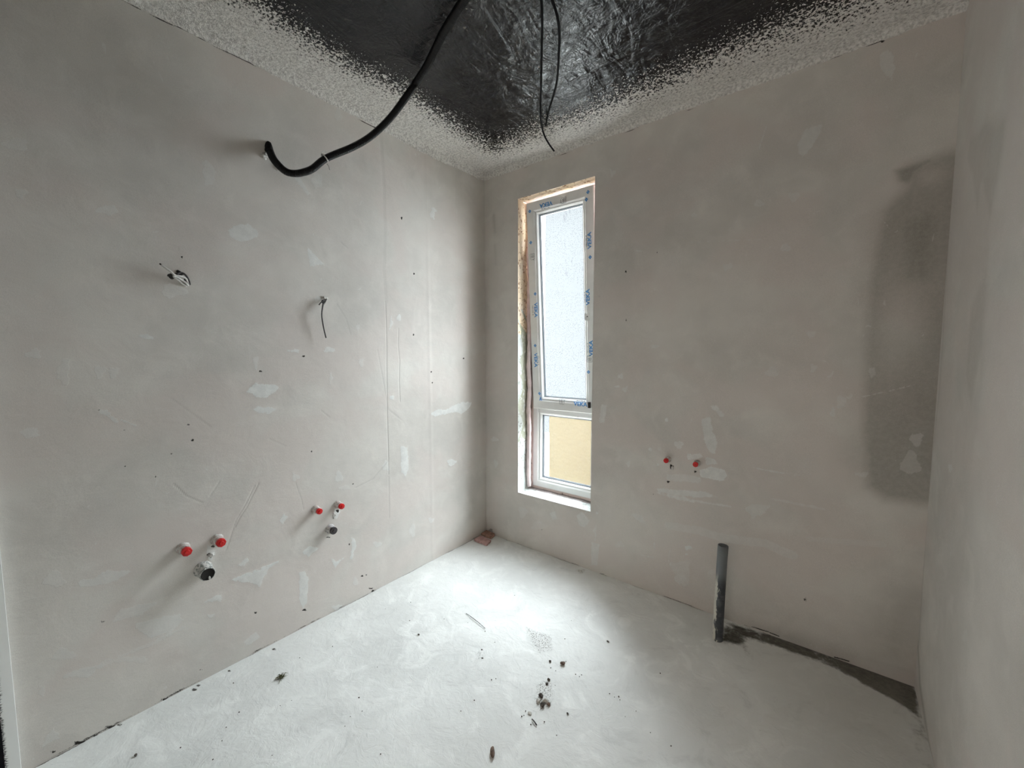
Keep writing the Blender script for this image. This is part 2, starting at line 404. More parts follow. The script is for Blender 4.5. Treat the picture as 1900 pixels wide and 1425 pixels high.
M_GLASS = glass_mat('wet_glass', True); M_GLASS2 = glass_mat('wet_glass_lower', False)

# ------------------------------------------------------------------ marks on the surfaces (projected on their planes)
def sdf_poly(X, Y, P):
    P = np.array(P); d = np.full(X.shape, 1e9); ins = np.zeros(X.shape, bool); n = len(P)
    for i in range(n):
        a, b = P[i], P[(i+1) % n]; e = b-a; L = e@e+1e-12
        t = np.clip(((X-a[0])*e[0]+(Y-a[1])*e[1])/L, 0, 1)
        d = np.minimum(d, np.hypot(X-a[0]-t*e[0], Y-a[1]-t*e[1]))
        c = ((a[1] > Y) != (b[1] > Y)) & (X < (b[0]-a[0])*(Y-a[1])/(b[1]-a[1]+1e-12)+a[0]); ins ^= c
    return np.where(ins, -d, d)
def sdf_line(X, Y, P, w):
    d = np.full(X.shape, 1e9)
    for a, b in zip(P[:-1], P[1:]):
        a = np.array(a); b = np.array(b); e = b-a; L = e@e+1e-12
        t = np.clip(((X-a[0])*e[0]+(Y-a[1])*e[1])/L, 0, 1)
        d = np.minimum(d, np.hypot(X-a[0]-t*e[0], Y-a[1]-t*e[1]))
    return d-w
class Marks:
    """rasterises marks given as photo points lying on one plane into per-vertex attributes"""
    def __init__(s, U, V, ax, v, iu, iv):
        s.U, s.V = np.meshgrid(U, V, indexing='ij'); s.u1, s.v1 = U, V
        s.ax, s.v, s.iu, s.iv = ax, v, iu, iv
        s.a = {k: np.zeros(s.U.shape) for k in ('patch', 'patch_amt', 'damp', 'dirt', 'groove_shade')}
    def pt(s, q): h = hit(q[0], q[1], s.ax, s.v); return (h[s.iu], h[s.iv])
    def _put(s, key, pts, fn, soft, amt=1.0, pad=0.0):
        P = np.array(pts); m = pad+soft*2
        i0, i1 = np.searchsorted(s.u1, [P[:, 0].min()-m, P[:, 0].max()+m]); j0, j1 = np.searchsorted(s.v1, [P[:, 1].min()-m, P[:, 1].max()+m])
        if i1 <= i0 or j1 <= j0: return
        sl = (slice(i0, i1), slice(j0, j1))
        v = np.clip(0.5-fn(s.U[sl], s.V[sl])/(2*soft), 0, 1)
        if key == 'patch':
            A = s.a['patch_amt'][sl]; A[v > 0] = np.maximum(A[v > 0], amt)
            s.a['patch'][sl] = np.maximum(s.a['patch'][sl], v)
        else: s.a[key][sl] = np.maximum(s.a[key][sl], v*amt)
    def poly(s, key, pts, amt=1.0, soft=0.014):
        P = [s.pt(q) for q in pts]; s._put(key, P, lambda X, Y: sdf_poly(X, Y, P), soft, amt)
    def line(s, key, pts, wpx, amt=1.0, soft=0.006):
        P = [s.pt(q) for q in pts]; q = pts[0]
        a = np.array(s.pt(q)); b = np.array(s.pt((q[0]+1, q[1]))); c = np.array(s.pt((q[0], q[1]+1)))
        w = wpx*0.5*(np.linalg.norm(b-a)+np.linalg.norm(c-a))/2
        s._put(key, P, lambda X, Y: sdf_line(X, Y, P, w), soft, amt, w)
    def blob(s, key, x, y, rx, ry=None, amt=1.0, soft=0.012, rot=0):
        ry = ry or rx; n = 14
        pts = []
        for k in range(n):
            a = 2*math.pi*k/n; r = 1+0.22*math.sin(3*a+x)+0.1*math.sin(5*a+y)
            dx, dy = rx*r*math.cos(a), ry*r*math.sin(a)
            pts.append((x+dx*math.cos(rot)-dy*math.sin(rot), y+dx*math.sin(rot)+dy*math.cos(rot)))
        s.poly(key, pts, amt, soft)

# ---- left wall
U = np.arange(-2.62, 0.0001, 0.0052); U = np.append(U[:-1], 0.0); V = np.linspace(0, H, 520)
m = Marks(U, V, 0, 0.0, 1, 2)
for p, a in [
    ([(424,427),(438,418),(460,416),(478,427),(479,438),(462,447),(438,446),(424,440)], .75),
    ([(570,459),(600,490),(576,494),(573,478)], .85),
    ([(456,727),(466,719),(476,709),(480,714),(505,712),(518,720),(510,728),(495,738),(478,738),(466,731)], 1),
    ([(470,760),(478,754),(495,755),(513,759),(500,768),(480,766)], .9),
    ([(248,624),(262,620),(275,621),(286,628),(265,627)], .8),
    ([(183,760),(196,760),(222,782),(215,786),(196,770),(184,768)], .7),
    ([(145,1078),(148,1090),(185,1087),(215,1078),(230,1068),(245,1060),(220,1058),(190,1062),(172,1074)], .55),
    ([(798,768),(812,760),(828,760),(842,752),(858,746),(875,747),(870,758),(856,768),(845,764),(830,768),(806,773)], 1),
    ([(743,828),(755,830),(758,868),(752,885),(744,875)], .9),
    ([(555,1062),(566,1060),(572,1075),(570,1118),(562,1129),(556,1115)], .8),
    ([(560,1025),(575,1013),(592,1017),(581,1025),(573,1034)], .9),
    ([(615,1036),(623,1042),(637,1036),(621,1053)], .9),
    ([(651,997),(658,1000),(662,1013),(656,1022),(656,1040),(650,1038),(653,1015)], .9),
    ([(430,1077),(518,1042),(497,1056),(482,1091),(472,1082),(456,1081)], .8),
    ([(377,1119),(398,1105),(413,1103),(411,1116),(398,1115)], .8),
    ([(250,1158),(280,1150),(331,1139),(342,1150),(317,1172),(280,1183),(258,1172)], .45),
    ([(206,1155),(225,1130),(258,1121),(295,1117),(262,1141)], .4),
    ([(449,1194),(475,1172),(482,1183),(460,1197)], .5),
    ([(129,1256),(150,1246),(186,1240),(160,1258)], .45),
    ([(518,966),(527,954),(537,960),(524,971)], .8),
    ([(442,1048),(457,1035),(461,1040),(452,1051)], .8),
    ([(377,297),(388,300),(400,318),(396,344),(380,344),(376,322)], .35),
    ([(545,327),(556,330),(576,360),(570,362),(556,345)], .5),
    ([(583,318),(596,325),(598,345),(585,350),(577,335)], .3),
    ([(70,1390),(98,1352),(112,1368),(82,1385)], .4),
    ([(622,945),(632,948),(626,962),(616,960)], 1), ([(385,1010),(400,1024),(392,1042),(383,1034)], .9),
    ([(612,690),(618,700),(612,712)], .4), ([(725,585),(729,600),(722,612)], .6), ([(660,605),(668,600),(664,618)], .3)]:
    m.poly('patch', p, a)
for x, y, rx, ry, a in [(62,657,15,9,.4),(118,690,12,24,.3),(185,690,11,11,.3),(210,690,9,10,.3),(55,803,19,9,.45),(838,858,8,6,.9),
    (200,390,20,9,.45),(40,359,11,9,.35),(610,649,10,5,.7),(545,651,11,3,.8),(803,398,4,9,.8),(805,390,5,5,.7),(548,885,7,7,.5),
    (30,268,22,12,.3),(100,1075,20,14,.25),(78,1282,6,10,.3),(120,1215,22,10,.3),(475,672,5,12,.4),(629,885,7,10,.5),(626,1128,9,6,.7),
    (740,590,4,6,.7),(727,738,4,4,1),(592,555,9,5,.5),(670,672,5,8,.3),(765,985,5,12,.4),(700,1010,8,5,.4),(800,965,5,5,.5),(790,1055,6,4,.4),
    (322,540,24,12,.35),(628,212,6,14,.35),(590,1158,7,3,.7),(392,1143,8,3,.6),(716,865,6,10,.5),(690,1140,9,5,.5),(640,905,10,4,.3),(660,1080,5,8,.4)]:
    m.blob('patch', x, y, rx, ry, a)
m.line('patch', [(225,778),(252,790)], 3, .7); m.line('patch', [(190,1232),(280,1195),(340,1165)], 7, .25, .02); m.line('patch', [(430,1076),(516,1042)], 3, 1)
m.line('patch', [(120,1255),(230,1222),(270,1225)], 8, .25, .02)
for x, y, rx, ry in [(349,788,2.6,2),(357,817,3.5,2.2),(318,842,2,1.6),(288,885,2.2,1.6),(232,866,2.2,1.6),(483,689,4,1.6),(563,661,4,1.6),(578,838,1.8,1.6),
    (745,405,1.6,3),(768,508,1.5,2),(767,621,1.5,2),(337,477,2.2,2.4),(191,1154,4.5,1.8),(147,1378,12,3),(204,1349,9,2.6),(176,1366,6,1.8),(98,1395,6,2.2),
    (305,1298,6,2.2),(474,1137,3,2),(565,1132,4,2),(372,1243,3,1.5),(230,798,2.5,1.5),(183,761,2,1.5),(655,898,1.6,1.5),(860,665,1.5,1.5),(800,690,1.5,1.5),
    (802,710,1.5,1.5),(318,512,7,6),(345,520,5,6),(600,560,4,4),(497,275,6,8),(395,1014,4,2.2),(389,1029,6,2.5),(626,948,3,3),(609,997,5,1.2),(672,1069,3,1.5),(680,1067,2,1.2),(688,1092,5,1.2),(692,1098,3,3),(648,1010,1.5,2)]:
    m.blob('dirt', x, y, rx, ry, 1, .005)
for p, w, a in [([(356,573),(359,600),(359,627)], .7, .55), ([(383,650),(381,660)], .9, .5), ([(620,580),(621,625)], .6, .3), ([(483,690),(500,689)], 1, .5),
    ([(597,572),(585,580),(572,584)], 2.0, .45), ([(320,670),(380,676)], 2, .3)]:
    m.line('dirt', p, w, a, .004)
for p, w, a in [([(715,560),(716,600),(717,640),(717,700),(718,760),(720,830),(721,880)], 1.2, 1), ([(739,610),(738,640),(741,670),(740,705),(742,745)], 1.2, .8),
    ([(705,230),(712,350),(714,430),(712,500),(716,560)], 6, .25), ([(480,897),(468,920),(459,939),(445,960),(436,978)], .9, .8), ([(472,902),(456,935),(438,965),(420,1020)], .9, .7),
    ([(322,898),(345,920),(375,933)], 1, .8), ([(407,894),(390,920)], .9, .5), ([(548,895),(560,930),(563,945)], .9, .6), ([(720,855),(690,890),(660,905)], 1.2, .6),
    ([(625,565),(642,592),(650,620)], 2, .35), ([(500,815),(530,828)], .9, .5), ([(596,762),(612,775)], 1, .7), ([(318,740),(390,792)], 1.5, .35),
    ([(632,450),(645,461)], .9, .6), ([(700,650),(720,760),(745,780)], 2, .3), ([(721,885),(722,960)], 2, .5), ([(330,460),(330,463)], 1, .3),
    ([(1.,1180),(70,1178)], 1, .2)]:
    m.line('groove_shade', p, w, a, .004)
# ragged joint with the floor and the ceiling
uu = m.U; vv = m.V
jn = fbm(uu*9, vv*0+3.3, 21); jn2 = fbm(uu*34, vv*0+1.3, 22)
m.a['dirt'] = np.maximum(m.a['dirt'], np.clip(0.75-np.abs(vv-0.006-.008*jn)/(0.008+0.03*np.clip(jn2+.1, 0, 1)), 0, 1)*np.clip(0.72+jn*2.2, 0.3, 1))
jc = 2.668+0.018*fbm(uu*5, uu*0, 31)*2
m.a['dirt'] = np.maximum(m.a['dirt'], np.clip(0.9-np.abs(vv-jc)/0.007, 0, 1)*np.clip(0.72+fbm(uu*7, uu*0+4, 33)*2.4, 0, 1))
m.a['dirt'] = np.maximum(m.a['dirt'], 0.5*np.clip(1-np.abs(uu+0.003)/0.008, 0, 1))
P = np.zeros(uu.shape+(3,)); P[..., 1] = uu; P[..., 2] = vv
P[..., 0] = (0.005*fbm(uu*2.2, vv*2.2, 5)+0.0022*fbm(uu*9, vv*9, 6))*np.clip(-uu/0.05, 0, 1)*np.clip(vv/0.04, 0, 1)
P[..., 0] += 0.0012*m.a['patch']*m.a['patch_amt']+0.004*np.clip(1-np.abs(uu+0.545)/0.02, 0, 1)*0.3
tag(link('wall_left', grid_mesh('wall_left', U, V, P, attrs=m.a), M_WALL), kind='structure')
WALL_LEFT = bpy.data.objects['wall_left']

# ---- window wall
XL, XR, ZB, ZT = 0.311, 0.895, 0.388, 2.467
U = np.concatenate([np.arange(0, XL-0.002, 0.0052), np.arange(XL, XR-0.002, 0.0052), np.arange(XR, W, 0.0052), [W]])
V = np.concatenate([np.arange(0, ZB-0.002, 0.0052), np.arange(ZB, ZT-0.002, 0.0055), np.arange(ZT, H, 0.0052), [H]])
m = Marks(U, V, 1, 0.0, 0, 2)
for p, a in [
    ([(1483,285),(1480,265),(1495,240),(1525,231),(1522,245),(1505,275),(1490,291)], .55),
    ([(1640,95),(1656,93),(1660,125),(1655,150),(1642,138),(1632,128),(1634,100)], .45),
    ([(1216,778),(1302,778),(1302,777),(1216,777)], 0),
    ([(1302,778),(1318,772),(1322,800),(1332,822),(1326,842),(1315,836),(1306,815)], .75),
    ([(1298,872),(1320,866),(1345,872),(1350,884),(1340,893),(1322,890),(1300,884)], 1),
    ([(1308,848),(1325,852),(1332,861),(1312,863)], .8), ([(1275,843),(1300,841),(1306,848),(1290,852),(1275,853)], .75),
    ([(1237,880),(1262,879),(1300,886),(1300,896),(1262,894),(1237,890)], .45),
    ([(1218,906),(1262,909),(1310,913),(1330,922),(1300,923),(1262,920),(1222,913)], .75),
    ([(1215,913),(1240,918),(1272,922),(1290,933),(1250,925)], .65),
    ([(1383,943),(1396,935),(1428,938),(1420,952),(1396,962)], .45),
    ([(1097,1005),(1112,1010),(1108,1050),(1097,1048)], .6),
    ([(1270,1014),(1282,1012),(1284,1018),(1274,1020)], 1), ([(1167,952),(1190,955),(1200,975),(1182,965)], .45),
    ([(1340,492),(1358,488),(1360,496),(1345,503)], .4), ([(1116,750),(1126,752),(1121,785),(1111,784)], .55),
    ([(1318,753),(1330,752),(1345,772),(1338,775)], .65), ([(1146,695),(1155,693),(1156,702),(1146,703)], .7),
    ([(1140,716),(1150,715),(1150,719),(1141,720)], .8), ([(1240,1045),(1280,1040),(1278,1085),(1268,1088)], .3),
    ([(1070,955),(1082,950),(1094,966),(1085,978),(1074,975)], .6), ([(1020,952),(1030,948),(1033,962),(1026,965)], .6)]:
    if a: m.poly('patch', p, a)
for x, y, rx, ry, a in [(1408,377,9,7,.35),(1473,365,11,8,.35),(1288,399,6,5,.35),(1458,460,8,8,.35),(1215,643,7,3,.55),(1160,722,5,5,.5),(1260,825,9,7,.55),
    (1237,779,2.5,3.5,.9),(1206,833,3.5,3.5,.7),(1224,833,4,4,.3),(1432,690,12,9,.3),(1260,1075,8,8,.45),(1107,952,2.5,2.5,1),(1220,862,3,3,.6),(1166,860,4,5,.5),
    (1275,1028,3,2,.8),(1320,1062,8,4,.3),(920,860,4,7,.5),(918,815,7,4,.5),(1150,1010,8,6,.3),(970,950,8,10,.3),(1000,975,14,8,.2),(1060,1085,9,3,.5),
    (1505,620,8,6,.35),(1560,745,9,12,.35),(1618,690,6,9,.35),(1700,815,12,12,.35),(1690,860,18,22,.3),(1600,880,12,5,.35),(1510,682,6,8,.4),(1760,868,4,7,.5),(1545,765,6,9,.6)]:
    m.blob('patch', x, y, rx, ry, a)
for p, w, a in [([(1185,301),(1215,293)], 1.2, .6), ([(1280,450),(1340,447),(1415,444)], 1, .4), ([(1423,231),(1415,255),(1408,277)], 2, .5), ([(1100,985),(1105,990)], 2, .6),
    ([(1265,925),(1310,933),(1355,940)], 3, .6), ([(1398,868),(1440,876),(1482,882)], 2.5, .55), ([(1240,975),(1300,985),(1340,998),(1420,1008),(1470,1030)], 14, .35),
    ([(1214,988),(1214,1017)], 1.2, .7), ([(1243,1022),(1240,1048)], 1.2, .7), ([(1102,985),(1106,975),(1104,1003)], 2, .5), ([(1590,738),(1640,728),(1698,714)], 2, .4),
    ([(1180,465),(1195,467)], 1.5, .6), ([(1190,1030),(1213,1035)], 2, .4), ([(1500,1000),(1640,1010)], 10, .2), ([(1430,925),(1530,945)], 4, .35),
    ([(910,700),(922,700)], 1, .2), ([(915,470),(915,540)], 2, .0), ([(922,365),(926,372)], 2, .2), ([(1095,940),(1082,955)], 2, .7)]:
    if a: m.line('patch', p, w, a, .01)
for x, y, rx, ry, a in [(1161,504,1.8,3,.9),(1219,468,1.4,2.4,.8),(1112,550,3.5,3,.45),(1162,594,1.5,4,.7),(1240,894,2.8,2,1),(1246,866,4,5,.8),(1290,875,3,2.5,.8),(1212,917,2,1.6,.7),
    (1203,910,2,1.2,.6),(1494,1112,4,5,.6),(1428,1052,1.8,1.8,.8),(1420,1068,1.5,1.5,.6),(1637,73,5,6,1),(1395,818,2,1.6,.6),(1161,776,1.6,2,.5),(1005,983,2,2,.6),
    (1140,290,1.5,1.8,.6),(1482,888,1.5,1.5,.6),(1515,1028,3,2,.5),(910,985,6,5,.5),(1420,1187,14,3,.5),(1508,1190,12,2,.4),(1543,1192,10,2,.4),(1395,1153,18,3,.4),
    (1190,260,2,1,.2),(1100,452,2,2,.3),(1118,975,2,1.5,.5),(1068,967,1.6,1.6,.6)]:
    m.blob('dirt', x, y, rx, ry, a, .005)
for p, w, a in [([(1258,198),(1285,190),(1315,179)], 1.8, 1), ([(1403,147),(1412,139),(1425,140),(1436,133)], 2.5, 1), ([(1535,86),(1552,79)], 2, .9),
    ([(1395,1163),(1425,1172),(1446,1181)], 2, 1), ([(1549,1219),(1575,1227)], 2.5, 1), ([(1423,115),(1425,130)], 1, .6), ([(1105,626),(1110,630)], 1, .6),
    ([(1636,95),(1636,138)], .8, .6), ([(1640,95),(1640,138)], .8, .5), ([(1635,145),(1635,330)], 3, .22)]:
    m.line('dirt', p, w, a, .004)
m.line('damp', [(916,400),(918,430)], 5, .45, .02); m.line('damp', [(918,455),(920,490)], 4, .4, .02)
# the big damp patch beside the right corner
m.poly('damp', [(1665,318),(1682,306),(1745,282),(1800,268),(1800,945),(1722,942),(1640,930),(1604,905),(1592,800),(1600,640),(1606,520),(1630,390),(1672,350)], .60, .035)
m.poly('damp', [(1640,400),(1760,330),(1790,400),(1780,560),(1700,560),(1620,560)], .80, .12)
m.poly('damp', [(1540,845),(1560,790),(1585,600),(1600,470),(1650,420),(1700,940),(1610,910)], .34, .10)
m.poly('damp', [(1660,316),(1695,303),(1728,292),(1735,300),(1702,322),(1690,346),(1668,338)], .75, .018)
m.poly('damp', [(1330,1130),(1400,1150),(1560,1195),(1720,1230),(1720,1275),(1560,1225),(1320,1150)], .3, .05)
m.poly('damp', [(1605,1120),(1720,1080),(1720,1275),(1600,1230)], .35, .10)
m.poly('damp', [(1490,200),(1600,120),(1790,50),(1790,290),(1640,330),(1500,340)], .13, .15)
lite = np.exp(-(((m.U-m.pt((1672,600))[0])/0.09)**2+((m.V-m.pt((1672,600))[1])/0.19)**2)); m.a['damp'] *= 1.15*(1-0.5*lite)
lite = np.exp(-(((m.U-m.pt((1728,325))[0])/0.05)**2+((m.V-m.pt((1728,325))[1])/0.04)**2)); m.a['damp'] *= 1-0.35*lite
uu, vv = m.U, m.V
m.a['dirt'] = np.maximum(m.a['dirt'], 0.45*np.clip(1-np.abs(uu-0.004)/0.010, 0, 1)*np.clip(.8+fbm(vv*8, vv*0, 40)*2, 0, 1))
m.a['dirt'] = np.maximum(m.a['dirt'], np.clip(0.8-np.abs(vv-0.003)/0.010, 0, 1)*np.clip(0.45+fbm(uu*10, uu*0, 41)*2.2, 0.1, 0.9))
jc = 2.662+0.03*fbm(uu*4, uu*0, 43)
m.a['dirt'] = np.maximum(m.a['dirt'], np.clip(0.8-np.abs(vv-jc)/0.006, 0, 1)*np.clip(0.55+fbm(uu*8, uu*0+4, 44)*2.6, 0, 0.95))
P = np.zeros(uu.shape+(3,)); P[..., 0] = uu; P[..., 2] = vv
edge = np.minimum.reduce([uu, W-uu, vv]); P[..., 1] = -(0.005*fbm(uu*2.1, vv*2.1, 15)+0.002*fbm(uu*9, vv*9, 16))*np.clip(edge/0.05, 0, 1)
din = np.maximum.reduce([XL-uu, uu-XR, ZB-vv, vv-ZT]); P[..., 1] *= np.clip(din/0.03, 0, 1)
# ragged opening rim
on = (np.abs(din) < 1e-6)
P[..., 1] += np.where(on, 0.0015, 0)
uc = (U[:-1]+U[1:])/2; vc = (V[:-1]+V[1:])/2
keep = ~((uc[:, None] > XL) & (uc[:, None] < XR) & (vc[None] > ZB) & (vc[None] < ZT))
me = grid_mesh('wall_back', U, V, P, keep, m.a); me.flip_normals()
WALL_BACK = tag(link('wall_back', me, M_WALL), kind='structure')

# ---- right wall
U = np.arange(-2.62, 0.0001, 0.008); U = np.append(U[:-1], 0.0); V = np.linspace(0, H, 330)
m = Marks(U, V, 0, W, 1, 2)
m.poly('damp', [(1770,275),(1793,262),(1812,226),(1832,214),(1845,222),(1872,200),(1868,245),(1856,320),(1840,420),(1838,560),(1826,720),(1800,900),(1776,960),(1740,1030),(1712,1050)], .20, .03)
m.poly('damp', [(1790,300),(1800,252),(1832,216),(1850,220),(1870,205),(1864,270),(1840,400),(1834,420),(1820,350),(1812,420),(1800,330)], .34, .03)
m.poly('damp', [(1800,560),(1836,480),(1830,640),(1800,780),(1788,700)], .33, .04)
m.blob('patch', 1762, 868, 4, 7, .5)
m.blob('patch', 1790, 1180, 5, 12, .25)
m.line('damp', [(1703,1200),(1706,1270),(1732,1430)], 5, .6, .02)
m.line('damp', [(1770,280),(1745,700),(1720,950),(1704,1200)], 3, .45, .012)
uu, vv = m.U, m.V
P = np.zeros(uu.shape+(3,)); P[..., 1] = uu; P[..., 2] = vv
P[..., 0] = W-(0.006*fbm(uu*2.0, vv*2.0, 25)+0.002*fbm(uu*8, vv*8, 26))*np.clip(-uu/0.05, 0, 1)*np.clip(vv/.05, 0, 1)
me = grid_mesh('wall_right', U, V, P, attrs=m.a); me.flip_normals()
tag(link('wall_right', me, plaster('plaster_wall_right', (0.66, 0.635, 0.60), PATCH, DAMP)), kind='structure')

# ---- floor
U = np.linspace(-.03, W+.03, 480); V = np.linspace(-4.2, .03, 565)
m = Marks(U, V, 2, 0.0, 0, 1)
m.poly('patch', [(975,1163),(995,1172),(1022,1178),(1024,1206),(1000,1210),(990,1195)], 1, .02)
m.poly('patch', [(1000,1268),(1020,1262),(1026,1290),(1020,1312),(1002,1318),(994,1300)], 1, .02)
m.poly('patch', [(888,1208),(898,1208),(898,1222),(889,1222)], .8, .02)
m.blob('patch', 1078, 1060, 8, 4, .6)
m.poly('damp', [(1330,1188),(1345,1160),(1385,1165),(1385,1215),(1375,1200)], .75, .03)
m.poly('damp', [(1335,1150),(1400,1168),(1470,1188),(1560,1218),(1640,1240),(1700,1265),(1704,1330),(1660,1300),(1600,1268),(1530,1232),(1440,1202),(1375,1180)], .72, .02)
m.poly('damp', [(1560,1218),(1640,1240),(1700,1265),(1704,1330),(1660,1300),(1600,1268),(1550,1235)], 1.0, .02)
m.poly('groove_shade', [(1480,1215),(1700,1270),(1745,1440),(1580,1440),(1460,1320)], .55, .30)  # painted shade: darkens the lower-right floor, no groove in the screed
m.poly('damp', [(1690,1260),(1708,1268),(1740,1440),(1722,1440),(1690,1330)], .55, .05)
m.poly('damp', [(1300,1135),(1340,1150),(1420,1190),(1300,1145)], .25, .03)
for x, y, rx, ry in [(100,1425,1,1),(222,1345,4,2),(360,1280,5,2.5),(368,1272,4,2),(425,1245,3,2),(508,1205,4,2),(1397,1176,8,3)]:
    m.blob('dirt', x, y, rx, ry, 1, .006)
for p, w, a in [([(752,1315),(764,1322),(783,1320)], .8, .5), ([(1030,1330),(1036,1335)], 1, .3)]:
    m.line('dirt', p, w, a, .006)
uu, vv = m.U, m.V
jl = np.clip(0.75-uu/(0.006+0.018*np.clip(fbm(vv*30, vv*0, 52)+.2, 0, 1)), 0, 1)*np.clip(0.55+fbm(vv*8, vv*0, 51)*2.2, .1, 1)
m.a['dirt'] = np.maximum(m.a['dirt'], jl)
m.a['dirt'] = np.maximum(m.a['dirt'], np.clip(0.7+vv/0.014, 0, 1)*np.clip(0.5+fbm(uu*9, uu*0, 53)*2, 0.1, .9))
P = np.zeros(uu.shape+(3,)); P[..., 0] = uu; P[..., 1] = vv
P[..., 2] = (0.004*fbm(uu*2.5, vv*2.5, 35)+0.003*fbm(uu*10, vv*10, 36))*np.clip(np.minimum.reduce([uu, -vv, W-uu])/.06, 0, 1)
P[..., 2] += 0.004*m.a['patch']*(fbm(uu*70, vv*70, 37)+.5)
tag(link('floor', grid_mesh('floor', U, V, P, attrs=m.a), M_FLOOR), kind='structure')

# ---- ceiling: black film with spray-plaster border, drooping into rough coves
U = np.linspace(-.03, W+.03, 430); V = np.linspace(-2.64, 0.03, 470)
uu, vv = np.meshgrid(U, V, indexing='ij')
dl = np.maximum(uu, 0); db = np.maximum(-vv, 0); dr = np.maximum(W-uu, 0)
n1 = fbm(uu*3, vv*3, 61); n2 = fbm(uu*14, vv*14, 62)
def band(d, solid, fade): return np.clip(1.25-(d-solid)/fade*0.95, -0.9, 1.6)*1.0
edge = np.maximum.reduce([band(dl+0.10*n1, 0.15, 0.20), band(db+0.08*n1, 0.06, 0.25), band(dr+0.10*n1, 0.08, 0.28)])
fil = lambda d, r: np.where(d < r, r-np.sqrt(np.clip(r*r-(r-d)**2, 0, None)), 0)
rl = 0.035+0.03*np.exp(-((vv+0.5)/0.35)**2)
cove = np.maximum.reduce([fil(dl, 1.0*rl)*0.75, fil(db, 0.036)*0.8, fil(dr, 0.03)*0.8])
P = np.zeros(uu.shape+(3,)); P[..., 0] = uu; P[..., 1] = vv
em = np.clip(edge, 0, 1)
P[..., 2] = H-cove-em*(0.005+0.008*(n2+.3))-(1-em)*(0.010*fbm(uu*4, vv*2.2, 63)+0.006*fbm(uu*9, vv*14, 64))
P[..., 2] += 0.010*np.clip((vv+0.512)/0.006, 0, 1)*(1-em)          # overlap seam of the film sheets
P[..., 2] -= 0.010*em*np.clip(fbm(uu*45, vv*45, 65)+.12, 0, 1)
me = grid_mesh('ceiling', U, V, P, attrs={'edge': edge, 'dirt': np.clip(0.85-np.abs(vv+0.508)/0.004, 0, 1)*(em < .3)}); me.flip_normals()
tag(link('ceiling', me, M_CEIL), kind='structure')

# ---- wall behind the camera with its doorway, and the closed corridor beyond
M_BACKWALL = plain('plaster_behind', (0.46, 0.44, 0.41), 0.9, 0.08, 3)
bm = bmesh.new()
bm_box(bm, (0, -2.76, 0), (1.30, -2.62, H)); bm_box(bm, (2.22, -2.76, 0), (W, -2.62, H)); bm_box(bm, (1.30, -2.76, 2.1), (2.22, -2.62, H))
tag(from_bm('wall_front', bm, M_BACKWALL), kind='structure')
bm = bmesh.new()
bm_box(bm, (0, -4.3, -.05), (W, -4.2, H)); bm_box(bm, (-0.1, -4.3, -.05), (0, -2.62, H)); bm_box(bm, (W, -4.3, -.05), (W+.1, -2.62, H)); bm_box(bm, (-0.1, -4.3, H), (W+.1, -2.62, H+.1))
tag(from_bm('wall_corridor', bm, M_BACKWALL), kind='structure')

# ------------------------------------------------------------------ window: reveal, fixed frame, tilted sash
WY = 0.155                                   # room side of the fixed frame
win = tag(empty('window_1', (0, 0, 0)), kind='structure')
def strip_grid(name, A, B, nu, nv, out, amp, seed, mats, pick=None, parent=None):
    """surface between polyline edge A->B: A,B functions s->(x,y,z); out = outward vector for relief"""
    s = np.linspace(0, 1, nu); r = np.linspace(0, 1, nv)
    Pa = np.array([A(t) for t in s]); Pb = np.array([B(t) for t in s])
    P = Pa[:, None]*(1-r)[None, :, None]+Pb[:, None]*r[None, :, None]
    q = fbm(s[:, None]*nu/9.0+0*r[None], r[None]*nv/9.0+0*s[:, None], seed)*amp
    q = q*np.clip(r*6, 0, 1)[None]
    P = P+q[..., None]*np.array(out)
    me = grid_mesh(name, s, r, P)
    o = link(name, me, mats, parent)
    if pick is not None:
        mi = [pick(me.polygons[i].center) for i in range(len(me.polygons))]; me.polygons.foreach_set('material_index', mi)
    return o
def left_pick(c):
    n = math.sin(c.z*19)*0.03+math.sin(c.z*47+c.y*60)*0.02
    if c.z > 1.62+n*2: return 0
    if c.z < 0.75+n or (1.30+n < c.z < 1.62+n*2 and c.y < .035+.02*math.sin(c.z*31)): return 2
    return 1 if (c.y > .03+.03*math.sin(c.z*23)) else 2
strip_grid('window_reveal', lambda t: (XL, 0, ZB+(ZT-ZB)*t), lambda t: (XL-0.004, .16, ZB+(ZT-ZB)*t), 380, 32, (1, 0, 0), .008, 71, [M_REV_TAN, M_REV_OLIVE, M_REV_WHITE], left_pick, WALL_BACK)
strip_grid('window_reveal', lambda t: (XR, 0, ZB+(ZT-ZB)*t), lambda t: (XR+0.004, .16, ZB+(ZT-ZB)*t), 380, 32, (-1, 0, 0), .006, 72, [M_REV_PINK, M_REV_WHITE], lambda c: 0 if c.z > 1.9 else 1, WALL_BACK)
strip_grid('window_reveal', lambda t: (XL+(XR-XL)*t, 0, ZT), lambda t: (XL+(XR-XL)*t, .16, ZT-0.004), 110, 32, (0, 0, -1), .008, 73, [M_REV_TAN, M_REV_PINK], lambda c: 0 if c.y < .065+.012*math.sin(c.x*40) else 1, WALL_BACK)
def sill_pick(c): return 1 if c.y > .115 else 0
strip_grid('window_sill_bed', lambda t: (XL+(XR-XL)*t, 0, ZB), lambda t: (XL+(XR-XL)*t, .16, ZB+.002), 110, 32, (0, 0, 1), .010, 74, [M_REV_WHITE, M_GAP], sill_pick, WALL_BACK)
